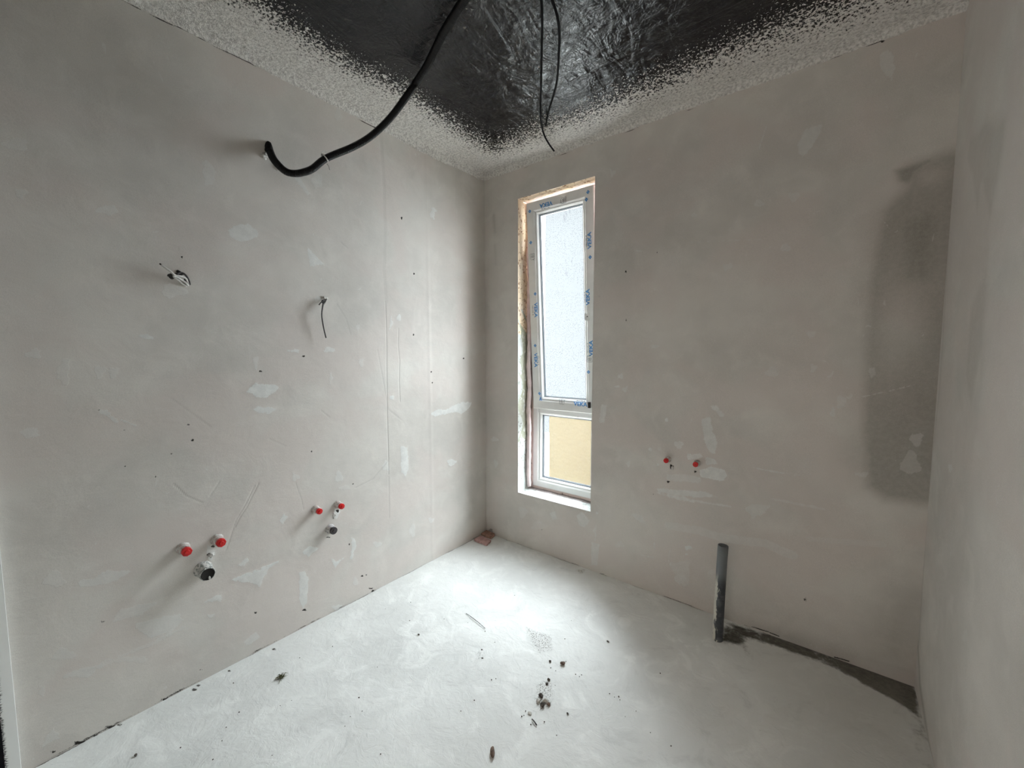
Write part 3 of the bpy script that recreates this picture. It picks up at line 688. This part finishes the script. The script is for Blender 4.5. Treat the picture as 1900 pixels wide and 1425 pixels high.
# outer part of the wall around the frame
bm = bmesh.new()
FX0, FX1, FZ0, FZ1 = 0.335, 0.873, 0.408, 2.450
for a, b in (((XL-.35, .16, ZB-.4), (FX0+.004, .30, ZT+.3)), ((FX1-.004, .16, ZB-.4), (XR+.35, .30, ZT+.3)), ((FX0, .16, FZ1-.004), (FX1, .30, ZT+.3)), ((FX0, .16, ZB-.4), (FX1, .30, FZ0+.004))):
    bm_box(bm, a, b)
from_bm('outer_masonry', bm, M_REV_PINK, WALL_BACK)
# pink foam tape rolled along the left jamb
bm = bmesh.new(); pts = [(XL+.017+.002*math.sin(z*23), .112+.004*math.sin(z*17+1), z) for z in np.arange(ZB+.02, ZT-.01, .012)]
tube(bm, pts, [.0160+.002*math.sin(i*.9)*math.sin(i*.23) for i in range(len(pts))], 14)
from_bm('foam_tape', bm, M_PINK, win, smooth=True)
bm = bmesh.new(); pts = [(x, .120+.004*math.sin(x*37), ZT-.013) for x in np.arange(XL+.02, XR-.01, .012)]
tube(bm, pts, [.012+.0015*math.sin(i*.9) for i in range(len(pts))], 14)
from_bm('foam_tape', bm, M_PINK, win, smooth=True)

def ring_frame(bm, x0, x1, z0, z1, wdt, y0, y1, bev=.003, mat=0):
    """mitred profile ring: face + small step towards the glass"""
    prof = [(0, y1), (0, y0+.004), (.004, y0), (wdt-.012, y0), (wdt-.008, y0+.003), (wdt, y0+.012), (wdt, y1)]
    loops = []
    for o, y in prof:
        loops.append([bm.verts.new((x0+o, y, z0+o)), bm.verts.new((x1-o, y, z0+o)), bm.verts.new((x1-o, y, z1-o)), bm.verts.new((x0+o, y, z1-o))])
    n = len(loops)
    for i in range(n):
        a, b = loops[i], loops[(i+1) % n]
        for k in range(4):
            f = bm.faces.new((a[k], b[k], b[(k+1) % 4], a[(k+1) % 4])); f.material_index = mat
    bmesh.ops.recalc_face_normals(bm, faces=bm.faces)
TR0, TR1 = 0.965, 1.015                      # transom
bm = bmesh.new(); ring_frame(bm, FX0, FX1, FZ0, FZ1, .052, WY, .225)
bm_box(bm, (FX0+.05, WY+.002, TR0), (FX1-.05, .225, TR1), .003)
from_bm('window_frame', bm, M_PVC2, win)
# lower fixed pane with its bead and gasket
def pane_set(x0, x1, z0, z1, yb, parent, mat, attr=False):
    bm = bmesh.new(); ring_frame(bm, x0, x1, z0, z1, .016, yb, yb+.022)
    from_bm('glazing_bead', bm, M_PVC2, parent)
    bm = bmesh.new(); ring_frame(bm, x0+.0162, x1-.0162, z0+.0162, z1-.0162, .010, yb+.016, yb+.03)
    from_bm('gasket', bm, M_GASKET, parent)
    U = np.linspace(x0+.016, x1-.016, 40); V = np.linspace(z0+.016, z1-.016, 120)
    uu, vv = np.meshgrid(U, V, indexing='ij'); P = np.zeros(uu.shape+(3,)); P[..., 0] = uu; P[..., 1] = yb+.026; P[..., 2] = vv
    k = np.zeros(uu.shape)
    if attr:
        k = np.exp(-((uu-(x0+(x1-x0)*.68))/.09)**2)*np.clip((vv-(z1-.48))/.08, 0, 1)*(1.1-0.6*np.clip((vv-(z1-.42))/.25, 0, 1))
    me = grid_mesh('glass', U, V, P, attrs={'patch': k})
    return link('glass', me, mat, parent)
pane_set(FX0+.052, FX1-.052, FZ0+.052, TR0, WY+.010, win, M_GLASS2)
# tilted sash: pivots at its bottom edge, top leaning into the room
SX0, SX1, SH = 0.349, 0.862, 1.445
sash = empty('sash', (0, .150, 0.998), win)
TILT = math.radians(3.7); sash.rotation_euler = (TILT, 0, 0)
bm = bmesh.new(); ring_frame(bm, SX0, SX1, 0, SH, .070, -.014, .030)
from_bm('sash_frame', bm, M_PVC, sash)
pane_set(SX0+.070, SX1-.070, .070, SH-.070, -.006, sash, M_GLASS, True)
# handle socket: oval white ring with a dark slot
def oval(bm, cx, cz, w, h, t, y0, y1, mat=0):
    n = 28; rs = []
    for (k, y) in ((0, y1), (0, y0), (t, y0), (t, y1)):
        r = []
        for i in range(n):
            a = 2*math.pi*i/n; c, s = math.cos(a), math.sin(a)
            r.append(bm.verts.new((cx+(w-k)*math.copysign(abs(c)**.6, c), y, cz+(h-k)*math.copysign(abs(s)**.6, s))))
        rs.append(r)
    for j in range(4):
        a, b = rs[j], rs[(j+1) % 4]
        for i in range(n):
            f = bm.faces.new((a[i], b[i], b[(i+1) % n], a[(i+1) % n])); f.material_index = mat
    bmesh.ops.recalc_face_normals(bm, faces=bm.faces)

def place_sash(px, py):                      # photo point -> (x, z) in the sash's own plane
    y = .1
    for _ in range(12):
        h = hit(px, py, 1, y); zl = (h[2]-.998)/math.cos(TILT); y = .150-math.sin(TILT)*zl-.014*math.cos(TILT)
    return h[0], zl
hx, hz = place_sash(1090, 587)
bm = bmesh.new(); oval(bm, hx, hz, .017, .030, .005, -.020, -.012); from_bm('handle_socket', bm, M_PVC2, sash)
bm = bmesh.new(); bm_box(bm, (hx-.011, -.0155, hz-.022), (hx+.011, -.013, hz+.022), .002); from_bm('socket_slot', bm, M_PVC, sash)
bm = bmesh.new(); bm_box(bm, (hx-.003, -.0165, hz-.004), (hx+.003, -.0150, hz+.004)); from_bm('socket_slot', bm, M_HOLE, sash)
lx, lz = place_sash(1094, 751)
bm = bmesh.new(); bm_box(bm, (lx-.008, -.026, lz-.020), (lx+.009, -.006, lz+.020), .002); from_bm('hinge_cap', bm, M_BLACK, sash)

def text_mesh(body, size, mat, parent, x, y, z, rot=0.0, cond=.78, bold=.03):
    cu = bpy.data.curves.new('lettering', 'FONT'); cu.body = body; cu.size = size; cu.align_x = 'CENTER'; cu.align_y = 'CENTER'; cu.offset = bold*size; cu.extrude = 0.0002
    o = bpy.data.objects.new('lettering_source', cu); COL.objects.link(o)
    bpy.context.view_layer.update()
    me = bpy.data.meshes.new_from_object(o.evaluated_get(bpy.context.evaluated_depsgraph_get()))
    bpy.data.objects.remove(o); bpy.data.curves.remove(cu)
    M = Matrix.Translation((x, y, z)) @ Matrix.Rotation(math.radians(90), 4, 'X') @ Matrix.Rotation(rot, 4, 'Z') @ Matrix.Diagonal((cond, 1, 1, 1))
    me.transform(M); me.name = 'lettering'; me.materials.clear()
    return link('lettering', me, mat, parent, smooth=False)
def diamond(px, py, r=.0125):
    x, z = place_sash(px, py); bm = bmesh.new(); y = -.0146
    for dx, dz in ((0, r*.55), (0, -r*.55), (r*.5, 0), (-r*.5, 0)):
        k = r*.48; vs = [bm.verts.new((x+dx+a, y, z+dz+b)) for a, b in ((-k, 0), (0, -k), (k, 0), (0, k))]; bm.faces.new(vs)
    from_bm('printed_mark', bm, M_BLUE, sash)
def veka(px, py, rot, size=.037, dots=1):
    x, z = place_sash(px, py); text_mesh('VEKA', size, M_BLUE, sash, x, -.0146, z, rot, 1.12)
    # the row of tiny dark print beside each word
    bm = bmesh.new(); c, s = math.cos(rot), math.sin(rot)
    for k in range(8):
        u = (k-3.5)*.0090; v = dots*.0240; w = .0030 if k % 2 else .0020; hh = .0030 if k % 3 else .0016
        q = [(u-w, v-hh), (u+w, v-hh), (u+w, v+hh), (u-w, v+hh)]
        bm.faces.new([bm.verts.new((x+a*c-b*s, -.0146, z+a*s+b*c)) for a, b in q])
    from_bm('fine_print', bm, M_PRINT, sash)
def stamp(px, py, rot, size=.036):
    x, z = place_sash(px, py); text_mesh('IBT', size, M_PRINT, sash, x, -.0146, z, rot, .9, -.012)
    bm = bmesh.new(); c, s = math.cos(rot), math.sin(rot)
    for q in ([(-.026, .017), (.012, .017), (.012, .0188), (-.026, .0188)], [(-.026, -.0188), (.012, -.0188), (.012, -.017), (-.026, -.017)], [(-.028, -.017), (-.0262, -.017), (-.0262, .017), (-.028, .017)]):
        bm.faces.new([bm.verts.new((x+a*c-b*s, -.0146, z+a*s+b*c)) for a, b in q])
    from_bm('printed_mark', bm, M_PRINT, sash)
R90 = math.pi/2
veka(994, 575, -R90, dots=-1); veka(994, 668, -R90, dots=1); veka(1094, 446, R90); veka(1091, 551, R90); veka(1097, 646, R90)
veka(1013, 379, math.pi); veka(1077, 750, 0)
text_mesh('A', .037, M_BLUE, sash, place_sash(1003, 740)[0], -.0146, place_sash(1003, 740)[1], 0)
stamp(988, 478, -R90); stamp(1044, 372, math.pi); stamp(1044, 745, 0); stamp(1094, 664, R90)
for q in ((985,450),(993,545),(993,641),(1001,730),(1095,477),(1088,370),(1091,356),(983,392),(1092,690)): diamond(*q)

# ------------------------------------------------------------------ outside the window
t = NT('cream_render'); t.bsdf(t.mix(t.ramp(t.noise(1.5, 3), .3, .7), (0.092, 0.071, 0.036), (0.102, 0.080, 0.042)), 0.9, t.noise(20, 4), .3, .01); M_CREAM = t.m
M_GROUND = plain('outdoor_ground', (0.74, 0.74, 0.71), 0.95, 0.1, 1.5)
bm = bmesh.new(); bm_box(bm, (-0.325, 1.40, -.3), (5.0, 1.58, 0.85), .01)
ow = from_bm('boundary_wall', bm, M_CREAM); tag(ow, 'low cream rendered wall outside, seen through the lower pane', 'wall')
bm = bmesh.new(); bm_box(bm, (-14, .30, -.45), (14, 5.0, -.3)); tag(from_bm('ground_outside', bm, M_GROUND), kind='structure')

# ------------------------------------------------------------------ pipe stubs on the walls
def stub(kind, base, axis, label, group, rcap=.0165, rst=.0165, length=.05, mcap=M_RED, mst=M_STUB, tilt=(0, 0)):
    o = empty(kind, base)
    d = Vector(axis); d = (d+Vector((0, tilt[0], tilt[1]))).normalized() if axis[0] else (d+Vector((tilt[0], 0, tilt[1]))).normalized()
    R = d.to_track_quat('Z', 'Y').to_matrix().to_4x4()
    bm = bmesh.new()
    lathe(bm, [(rst*1.28, -.004), (rst*1.25, .004), (rst*1.05, .009), (rst, length*.45), (rst*1.02, length*.62), (rst*.98, length*.66)], 22, R)
    for v in bm.verts: v.co += Vector((random.uniform(-1, 1), random.uniform(-1, 1), random.uniform(-1, 1)))*.0010
    body = from_bm('fitting', bm, mst, o, smooth=True)
    if mcap is not None:
        bm = bmesh.new()
        lathe(bm, [(rcap*.92, length*.62), (rcap*.96, length*.72), (rcap, length*.80), (rcap*1.0, length*.96), (rcap*.93, length)], 8 if mcap is M_RED else 24, R)
        lathe(bm, [(rcap*.55, length-.001), (rcap*.5, length+.004), (rcap*.42, length+.0045)], 6, R)
        from_bm('plug', bm, mcap, o)
    tag(o, label, 'pipe plug' if mcap is not None else 'drain pipe', group)
    return o
LX = (1, 0, 0)
def onL(px, py): h = hit(px, py, 0, 0.0); return (0.0, float(h[1]), float(h[2]))
def onB(px, py): h = hit(px, py, 1, 0.0); return (float(h[0]), 0.0, float(h[2]))
G = 'red plugs on the water outlets'
stub('pipe_plug', onL(340, 1017), LX, 'red plug on the leftmost plastered water outlet of the left wall', G, .0185, .0190, .055)
stub('pipe_plug', onL(403, 1001), LX, 'red plug just above the open black drain stub on the left wall', G, .0185, .0190, .055)
stub('pipe_plug', onL(585, 945), LX, 'red plug left of its twin, above the small plugged drain', G, .0155, .0165, .050)
stub('pipe_plug', onL(626, 936), LX, 'red plug on the left wall outlet nearest to the window', G, .0155, .0165, .050)
BX = (0, -1, 0)
stub('pipe_plug', onB(1240, 852), BX, 'dark red plug on the window wall, the one nearer the window', G, .0140, .0140, .045)
stub('pipe_plug', onB(1294, 859), BX, 'dark red plug on the window wall, the one farther from the window', G, .0140, .0140, .045)
# open drain
o = empty('drain_pipe', onL(377, 1056)); R = Vector((1, .0, -.02)).normalized().to_track_quat('Z', 'Y').to_matrix().to_4x4()
bm = bmesh.new(); lathe(bm, [(.034, -.004), (.033, .006), (.029, .012), (.0275, .030), (.028, .058), (.0265, .062), (.0245, .062)], 30, R)
for v in bm.verts: v.co += Vector((random.uniform(-1, 1), random.uniform(-1, 1), random.uniform(-1, 1)))*.0009
from_bm('pipe_socket', bm, M_DRAIN, o, smooth=True)
bm = bmesh.new(); lathe(bm, [(.0243, .0605), (.0243, .0630), (.0215, .0632), (.021, .0628)], 30, R); from_bm('inner_lining', bm, M_HOLE, o, smooth=True)
bm = bmesh.new(); bmesh.ops.create_icosphere(bm, subdivisions=2, radius=.005, matrix=Matrix.Translation((.064, .004, -.018)) @ Matrix.Diagonal((.5, .8, 1.6, 1))); from_bm('plaster_crumb', bm, M_LUMP, o, smooth=True)
tag(o, 'open black drain stub with plaster crust, low on the left wall', 'drain pipe')
o = stub('drain_pipe', onL(612, 981), LX, 'small drain stub closed by a dark plug, below two red plugs', None, .0190, .0200, .045, M_DRAINPLUG, M_DRAIN2)
o['category'] = 'drain pipe'
# plaster lumps beside the fittings
def lump(parent, c, r, seed, mat=M_LUMP, name='plaster_lump', flat=(1, 1, 1)):
    bm = bmesh.new(); bmesh.ops.create_icosphere(bm, subdivisions=3, radius=1)
    rs = np.random.default_rng(seed); off = rs.random(3)*10
    for v in bm.verts:
        k = 1+.45*math.sin(v.co.x*4+off[0])*math.sin(v.co.y*4+off[1])+.25*math.sin(v.co.z*7+off[2]); v.co = Vector((v.co.x*flat[0], v.co.y*flat[1], v.co.z*flat[2]))*k*r
    return from_bm(name, bm, mat, parent, smooth=True, loc=c)
lump(WALL_LEFT, onL(490, 289), .012, 1, flat=(.8, 1, 1)); lump(WALL_LEFT, onL(515, 312), .013, 2, flat=(.8, 1, .8))
lump(WALL_LEFT, onL(620, 956), .010, 3, flat=(.5, 1, 1.2)); lump(WALL_LEFT, onL(392, 1030), .012, 4, flat=(.5, 1, .8))
lump(WALL_BACK, onB(1248, 868), .008, 5, flat=(1, .5, 1.4))
lump(WALL_LEFT, onL(603, 553), .012, 6, flat=(.6, 1, .6)); lump(WALL_LEFT, onL(333, 508), .013, 7, M_HOLE, flat=(.5, 1.1, .7))
# chipped bright plaster nib on the window's right arris
# ------------------------------------------------------------------ upright floor pipe
bm = bmesh.new()
pts = [(0, 0, -.01), (.001, 0, .1), (.003, 0, .25), (.006, 0, .40), (.0085, 0, .478)]
rings = tube(bm, pts, .0232, 28, cap=False)
inner = tube(bm, list(reversed(pts)), .0205, 28, cap=False)
n = 28; top = rings[-1]; it = inner[0]
# rim
c = Vector(pts[-1])
def ang(v): return math.atan2(v.co.y-c.y, v.co.x-c.x)
ts = sorted(top, key=ang); is_ = sorted(it, key=ang)
for k in range(n): bm.faces.new((ts[k], ts[(k+1) % n], is_[(k+1) % n], is_[k]))
bmesh.ops.recalc_face_normals(bm, faces=bm.faces)
o = from_bm('waste_pipe', bm, M_PIPE, smooth=True, loc=(1.688, -.195, 0))
tag(o, 'upright grey waste pipe with pale plaster smears rising from the floor', 'pipe')
# ------------------------------------------------------------------ black corrugated conduit
ctrl = [hit(497,268,0,-.01), hit(501,281,0,.02), hit(508,296,0,.045), hit(520,310,0,.07), hit(532,319,0,.085), hit(546,322,0,.10), hit(562,320,0,.125), hit(580,313,0,.16), hit(605,294,0,.2), hit(650,275,0,.27),
        hit(678,260,0,.31), hit(700,243,0,.35), hit(724,219,0,.40), hit(745,192,0,.44), hit(770,156,0,.48), hit(790,126,2,2.635)]
ctrl += [hit(x, y, 2, z) for x, y, z in ((808,90,2.655),(825,57,2.66),(848,20,2.66),(868,-12,2.66),(890,-60,2.66),(905,-110,2.672),(915,-150,2.71))]
pts = spline(ctrl, .0012)
rad = []; s = 0
for i, p in enumerate(pts):
    if i: s += float(np.linalg.norm(p-pts[i-1]))
    rad.append(.0152+.0013*math.cos(2*math.pi*s/.0052))
bm = bmesh.new(); tube(bm, pts, rad, 14)
con = from_bm('flexible_conduit', bm, M_BLACK, smooth=True)
tag(con, 'thick black corrugated conduit sagging from the left wall to the ceiling', 'conduit')
# wire tie round the conduit
tp = Vector(hit(603, 293, 0, .2)); tdir = (Vector(hit(650, 275, 0, .27))-Vector(hit(580, 313, 0, .16))).normalized()
bm = bmesh.new(); a = tdir.orthogonal().normalized(); b = tdir.cross(a)
ring = [tp+.0178*(math.cos(t)*a+math.sin(t)*b)+tdir*.004*math.sin(t) for t in np.linspace(0, 2*math.pi, 26)]
tube(bm, ring, .0027, 8)
tube(bm, spline([hit(607,304,0,.21), hit(610,308,0,.215), hit(612,315,0,.215)], .004), .0022, 7)
tube(bm, spline([hit(599,292,0,.18), hit(596,287,0,.17), hit(600,281,0,.165), hit(606,282,0,.165)], .004), .0022, 7)
from_bm('wire_tie', bm, M_WIRE, con, smooth=True)
# ------------------------------------------------------------------ thin black cable looping along the ceiling
ctrl = [hit(1028,280,2,2.655), hit(1018,266,2,2.655), hit(1010,251,2,2.655), hit(1005,233,2,2.65), hit(1003,210,2,2.64), hit(1004,160,2,2.63), hit(1005,100,2,2.62), hit(1006,40,2,2.61), hit(1005,0,2,2.605), hit(1004,-50,2,2.60), hit(1008,-90,2,2.60),
        hit(1016,-80,2,2.60), hit(1020,-40,2,2.60), hit(1025,0,2,2.60), hit(1034,30,2,2.605), hit(1038,62,2,2.61), hit(1037,100,2,2.62), hit(1034,145,2,2.635), hit(1029,170,2,2.645), hit(1019,203,2,2.66), hit(1015,220,2,2.67), hit(1013,233,2,2.70)]
pts = spline(ctrl, .006)
bm = bmesh.new(); tube(bm, pts, .0050, 12)
o = from_bm('cable', bm, M_CABLE, smooth=True); tag(o, 'thin black cable hanging in a long loop from the ceiling above the window', 'cable')
# ------------------------------------------------------------------ wires poking out of the left wall
o = empty('wire_bundle', onL(345, 524)); base = Vector(o.location)
def wire(parent, px, mat, r=.0030, name='wire'):
    bm = bmesh.new(); pts = spline([Vector(hit(x, y, 0, d))-Vector(parent.location) for x, y, d in px], .004); tube(bm, pts, r, 8)
    return from_bm(name, bm, mat, parent, smooth=True)
wire(o, [(350,528,-.002),(346,518,.02),(338,513,.035),(325,511,.045),(318,505,.05),(310,499,.05),(299,491,.05)], M_WIRE, .0038)
wire(o, [(349,530,-.002),(345,525,.02),(337,519,.03),(328,514,.04),(321,512,.05)], M_WIRE, .0034)
wire(o, [(346,531,-.002),(338,526,.015),(330,519,.03),(322,514,.04)], M_WIRE, .003)
wire(o, [(352,528,-.002),(350,520,.015),(344,510,.03),(336,506,.03),(328,509,.04)], M_GREYWIRE, .0036)
wire(o, [(299,491,.05),(296,489,.05)], M_HOLE, .0028, 'bare_tip')
tag(o, 'bundle of short white wires poking out of the left wall', 'wires')
o = empty('wire_pair', onL(603, 557))
wire(o, [(603,556,-.002),(600,562,.02),(598,572,.03),(597,585,.032),(599,600,.03),(602,615,.028),(605,627,.026)], M_GREYWIRE, .0030)
wire(o, [(606,556,-.002),(600,558,.015),(594,563,.02),(592,566,.02)], M_GREYWIRE, .0028)
wire(o, [(608,553,-.002),(605,560,.015),(601,567,.02),(599,575,.028)], M_WIRE, .0026)
tag(o, 'dark drooping wire with a short white core, hanging between conduit and plugs', 'wires')

# ------------------------------------------------------------------ rubble on the floor
def onF(px, py): h = hit(px, py, 2, 0.0); return float(h[0]), float(h[1])
def slab(name, quad, h, z, mat, label, tilt=0.0, chip=.002, seed=1):
    Q = [onF(*q) for q in quad]; cx = sum(q[0] for q in Q)/4; cy = sum(q[1] for q in Q)/4
    rs = random.Random(seed); bm = bmesh.new(); n = 9; lo = []; hi = []
    for i in range(4):
        a, b = Q[i], Q[(i+1) % 4]
        for k in range(n):
            t = k/n; x = a[0]+(b[0]-a[0])*t+rs.uniform(-chip, chip); y = a[1]+(b[1]-a[1])*t+rs.uniform(-chip, chip)
            lo.append(bm.verts.new((x-cx, y-cy, 0))); hi.append(bm.verts.new((x-cx, y-cy, h+tilt*(x-cx)+rs.uniform(-.0006, .0006))))
    bm.faces.new(hi); bm.faces.new(list(reversed(lo)))
    m_ = len(lo)
    for k in range(m_): bm.faces.new((lo[k], lo[(k+1) % m_], hi[(k+1) % m_], hi[k]))
    bmesh.ops.recalc_face_normals(bm, faces=bm.faces)
    o = from_bm(name, bm, mat, loc=(cx, cy, z)); tag(o, label, 'brick piece', 'broken bricks in the floor corner'); return o
slab('brick_fragment', [(879,1004),(892,997),(911,1006),(903,1014)], .014, .002, M_BRICK2, 'flat pinkish brick piece in the corner, nearest the camera', 0, seed=2)
slab('brick_fragment', [(893,994),(903,988),(918,995),(911,1001)], .018, .002, M_BRICK, 'flat reddish brick piece, middle one of the corner pile', 0, seed=3)
slab('brick_fragment', [(905,987),(909,985),(925,991),(922,995)], .020, .002, M_BRICK3, 'dark brown brick piece tucked deepest against the window wall corner', 0, chip=.001, seed=4)

def rock(name, px, py, rx, ry, rz, mat, label, cat, group=None, seed=1, rot=0.0):
    x, y = onF(px, py)
    bm = bmesh.new(); bmesh.ops.create_icosphere(bm, subdivisions=2, radius=1); rs = np.random.default_rng(seed)
    pl = [Vector(v).normalized() for v in rs.normal(size=(7, 3))]; dd = rs.uniform(.55, .9, 7)
    for v in bm.verts:
        for p_, d_ in zip(pl, dd):
            k = v.co.dot(p_)
            if k > d_: v.co -= p_*(k-d_)
        v.co = Vector((v.co.x*rx, v.co.y*ry, v.co.z*rz))
    o = from_bm(name, bm, mat, loc=(x, y, rz*.62)); o.rotation_euler = (0, 0, rot); tag(o, label, cat, group); return o
rock('brick_chip', 1044, 1232, .013, .010, .008, M_BROWN, 'brown brick chip right of the pebbles, mid floor', 'rubble', seed=11, rot=.7)
rock('brick_chip', 914, 1398, .009, .021, .010, M_BROWN, 'elongated brown chip at the bottom edge of the floor', 'rubble', seed=12, rot=.72)
rock('pebble', 1021, 1228, .0068, .006, .005, M_STONE, 'dark pebble left of the brown brick chip', 'pebble', seed=13)
rock('pebble', 1018, 1262, .0075, .006, .006, M_STONE, 'upper of the two dark pebbles above the crumbled heap', 'pebble', seed=14)
rock('pebble', 1015, 1270, .0070, .0065, .005, M_STONE, 'lower of the two dark pebbles above the crumbled heap', 'pebble', seed=15)
rock('pebble', 777, 1178, .0070, .005, .004, M_STONE, 'lone dark pebble left of the thin wire on the floor', 'pebble', seed=16)
rock('pebble', 1128, 1191, .0075, .004, .004, M_STONE, 'small dark flake at the edge of the shaded floor', 'pebble', seed=17)
rock('pebble', 894, 1206, .0042, .004, .003, M_STONE, 'upper crumb of the small pair below the thin wire', 'pebble', seed=18)
rock('pebble', 895, 1222, .0055, .004, .003, M_STONE, 'lower crumb of the small pair below the thin wire', 'pebble', seed=19)
rock('pebble', 983, 1324, .0095, .007, .004, M_PALE, 'pale pebble left of the crumbled heap', 'pebble', seed=20)
rock('pebble', 1053, 1325, .0050, .0045, .004, M_STONE, 'small dark pebble right of the crumbled heap', 'pebble', seed=21)
rock('pebble', 252, 1402, .0070, .0045, .004, M_STONE, 'dark chip on the floor at far lower left', 'pebble', seed=22)
rock('mortar_crumb', 1004, 1293, .011, .010, .009, M_STONE, 'grey top crumb of the crumbled mortar heap', 'rubble', 'crumbled mortar heap', seed=23)
rock('mortar_crumb', 1012, 1303, .014, .012, .009, M_PALE, 'pale middle crumb of the crumbled mortar heap', 'rubble', 'crumbled mortar heap', seed=24)
rock('mortar_crumb', 1006, 1310, .012, .010, .009, M_STONE, 'dark crumb at the front of the crumbled mortar heap', 'rubble', 'crumbled mortar heap', seed=25)
rock('mortar_crumb', 999, 1302, .010, .010, .007, M_PALE, 'pale crumb at the left side of the crumbled mortar heap', 'rubble', 'crumbled mortar heap', seed=26)
rock('mortar_crumb', 1018, 1308, .008, .007, .006, M_BROWN, 'brownish crumb at the right side of the crumbled mortar heap', 'rubble', 'crumbled mortar heap', seed=27)
rock('mortar_flake', 1076, 1060, .020, .014, .004, M_PALE, 'pale flat mortar flake on the floor below the window', 'rubble', seed=28)
# thin wire and splinter on the floor
def floor_wire(name, px, r, mat, label, cat):
    pts = [Vector((*onF(a, b), .003+h)) for a, b, h in px]; c0 = pts[0].copy(); c0.z = 0
    bm = bmesh.new(); tube(bm, spline([p-c0 for p in pts], .01), r, 7); o = from_bm(name, bm, mat, smooth=True, loc=c0); tag(o, label, cat)
floor_wire('wire_offcut', [(865,1139,0),(878,1149,.002),(889,1158,.003),(900,1167,0)], .0013, M_GREYWIRE, 'thin straight piece of wire lying on the bright floor', 'wire')
floor_wire('splinter', [(987,1336,.001),(991,1341,.003),(996,1347,0)], .0022, M_GREYWIRE, 'short dark splinter on the floor below the crumbled heap', 'splinter')
# olive tuft of fibre
x0, y0 = onF(522, 1258); bm = bmesh.new(); rs = random.Random(5)
for k in range(34):
    a = rs.uniform(-.5, .5)+(-2.3 if k % 3 == 0 else -.9 if k % 3 == 1 else 1.6); L = rs.uniform(.010, .028); z = rs.uniform(.002, .012)
    o0 = Vector((rs.uniform(-.008, .008), rs.uniform(-.008, .008), .002)); d = Vector((math.cos(a), math.sin(a), 0))
    tube(bm, [o0, o0+d*L*.5+Vector((0, 0, z)), o0+d*L+Vector((0, 0, z*.3))], [.0012, .0010, .0004], 5)
o = from_bm('fibre_tuft', bm, M_GREEN, loc=(x0, y0, 0)); tag(o, 'olive green tuft of fibres on the floor near the left wall', 'debris')
# scattered crumbs too small to tell apart
proto = None
spots = [(868,1156),(900,1172),(1031,1245),(1050,1228),(1022,1240),(1030,1272),(1131,1288),(1140,1294),(1148,1293),(1150,1299),(968,1330),(972,1328),(975,1320),(1068,1252),(1075,1256),(1079,1253),(672,1320),
    (666,1295),(650,1330),(706,1400),(640,1348),(541,1300),(520,1310),(505,1402),(420,1350),(412,1375),(335,1388),(556,1221),(715,1130),(762,1118),(824,1149),(760,1152),(918,1192),(920,1260),(912,1262),
    (1048,1186),(880,1300),(855,1320),(1180,1320),(1010,1340),(955,1105),(1060,1152),(1245,1385),(1160,1330),(1225,1250),(700,1238),(1207,1360),(622,1170),(617,1200),(985,1345),(1033,1365),(433,1268),(444,1322),(395,1410)]
for i, (px, py) in enumerate(spots):
    if proto is None:
        proto = rock('floor_crumb', px, py, .0026, .0022, .0017, M_STONE, 'tiny dark crumb scattered on the pale screed floor', 'crumb', 'tiny crumbs on the floor', seed=40); c_ = proto
    else:
        c_ = proto.copy(); COL.objects.link(c_)
    x, y = onF(px, py); k = random.uniform(.6, 1.25)
    c_.location = (x, y, .0013*k+.0003); c_.scale = (k, k, k); c_.rotation_euler = (0, 0, random.uniform(0, 6.28))

# ------------------------------------------------------------------ white door lining with its black brush seal at the left edge
trim = tag(empty('door_1', (0.012, -2.341, 0)), kind='structure')
bm = bmesh.new(); bm_box(bm, (-.02, -.016, .001), (.012, .016, 2.15), .001); from_bm('door_lining', bm, M_WHITE_TRIM, trim)
bm = bmesh.new(); bm_box(bm, (-.02, -.080, .001), (.008, -.017, 2.15))
rs = random.Random(3)
for k in range(900):
    z = .002+k*.0008; y = rs.uniform(-.014, -.008)
    vs = [bm.verts.new(p) for p in ((.010, y-.012, z), (.0135, y+rs.uniform(-.004, .003), z+.001), (.010, y-.012, z+.003))]; bm.faces.new(vs)
from_bm('brush_seal', bm, M_BRUSH, trim)
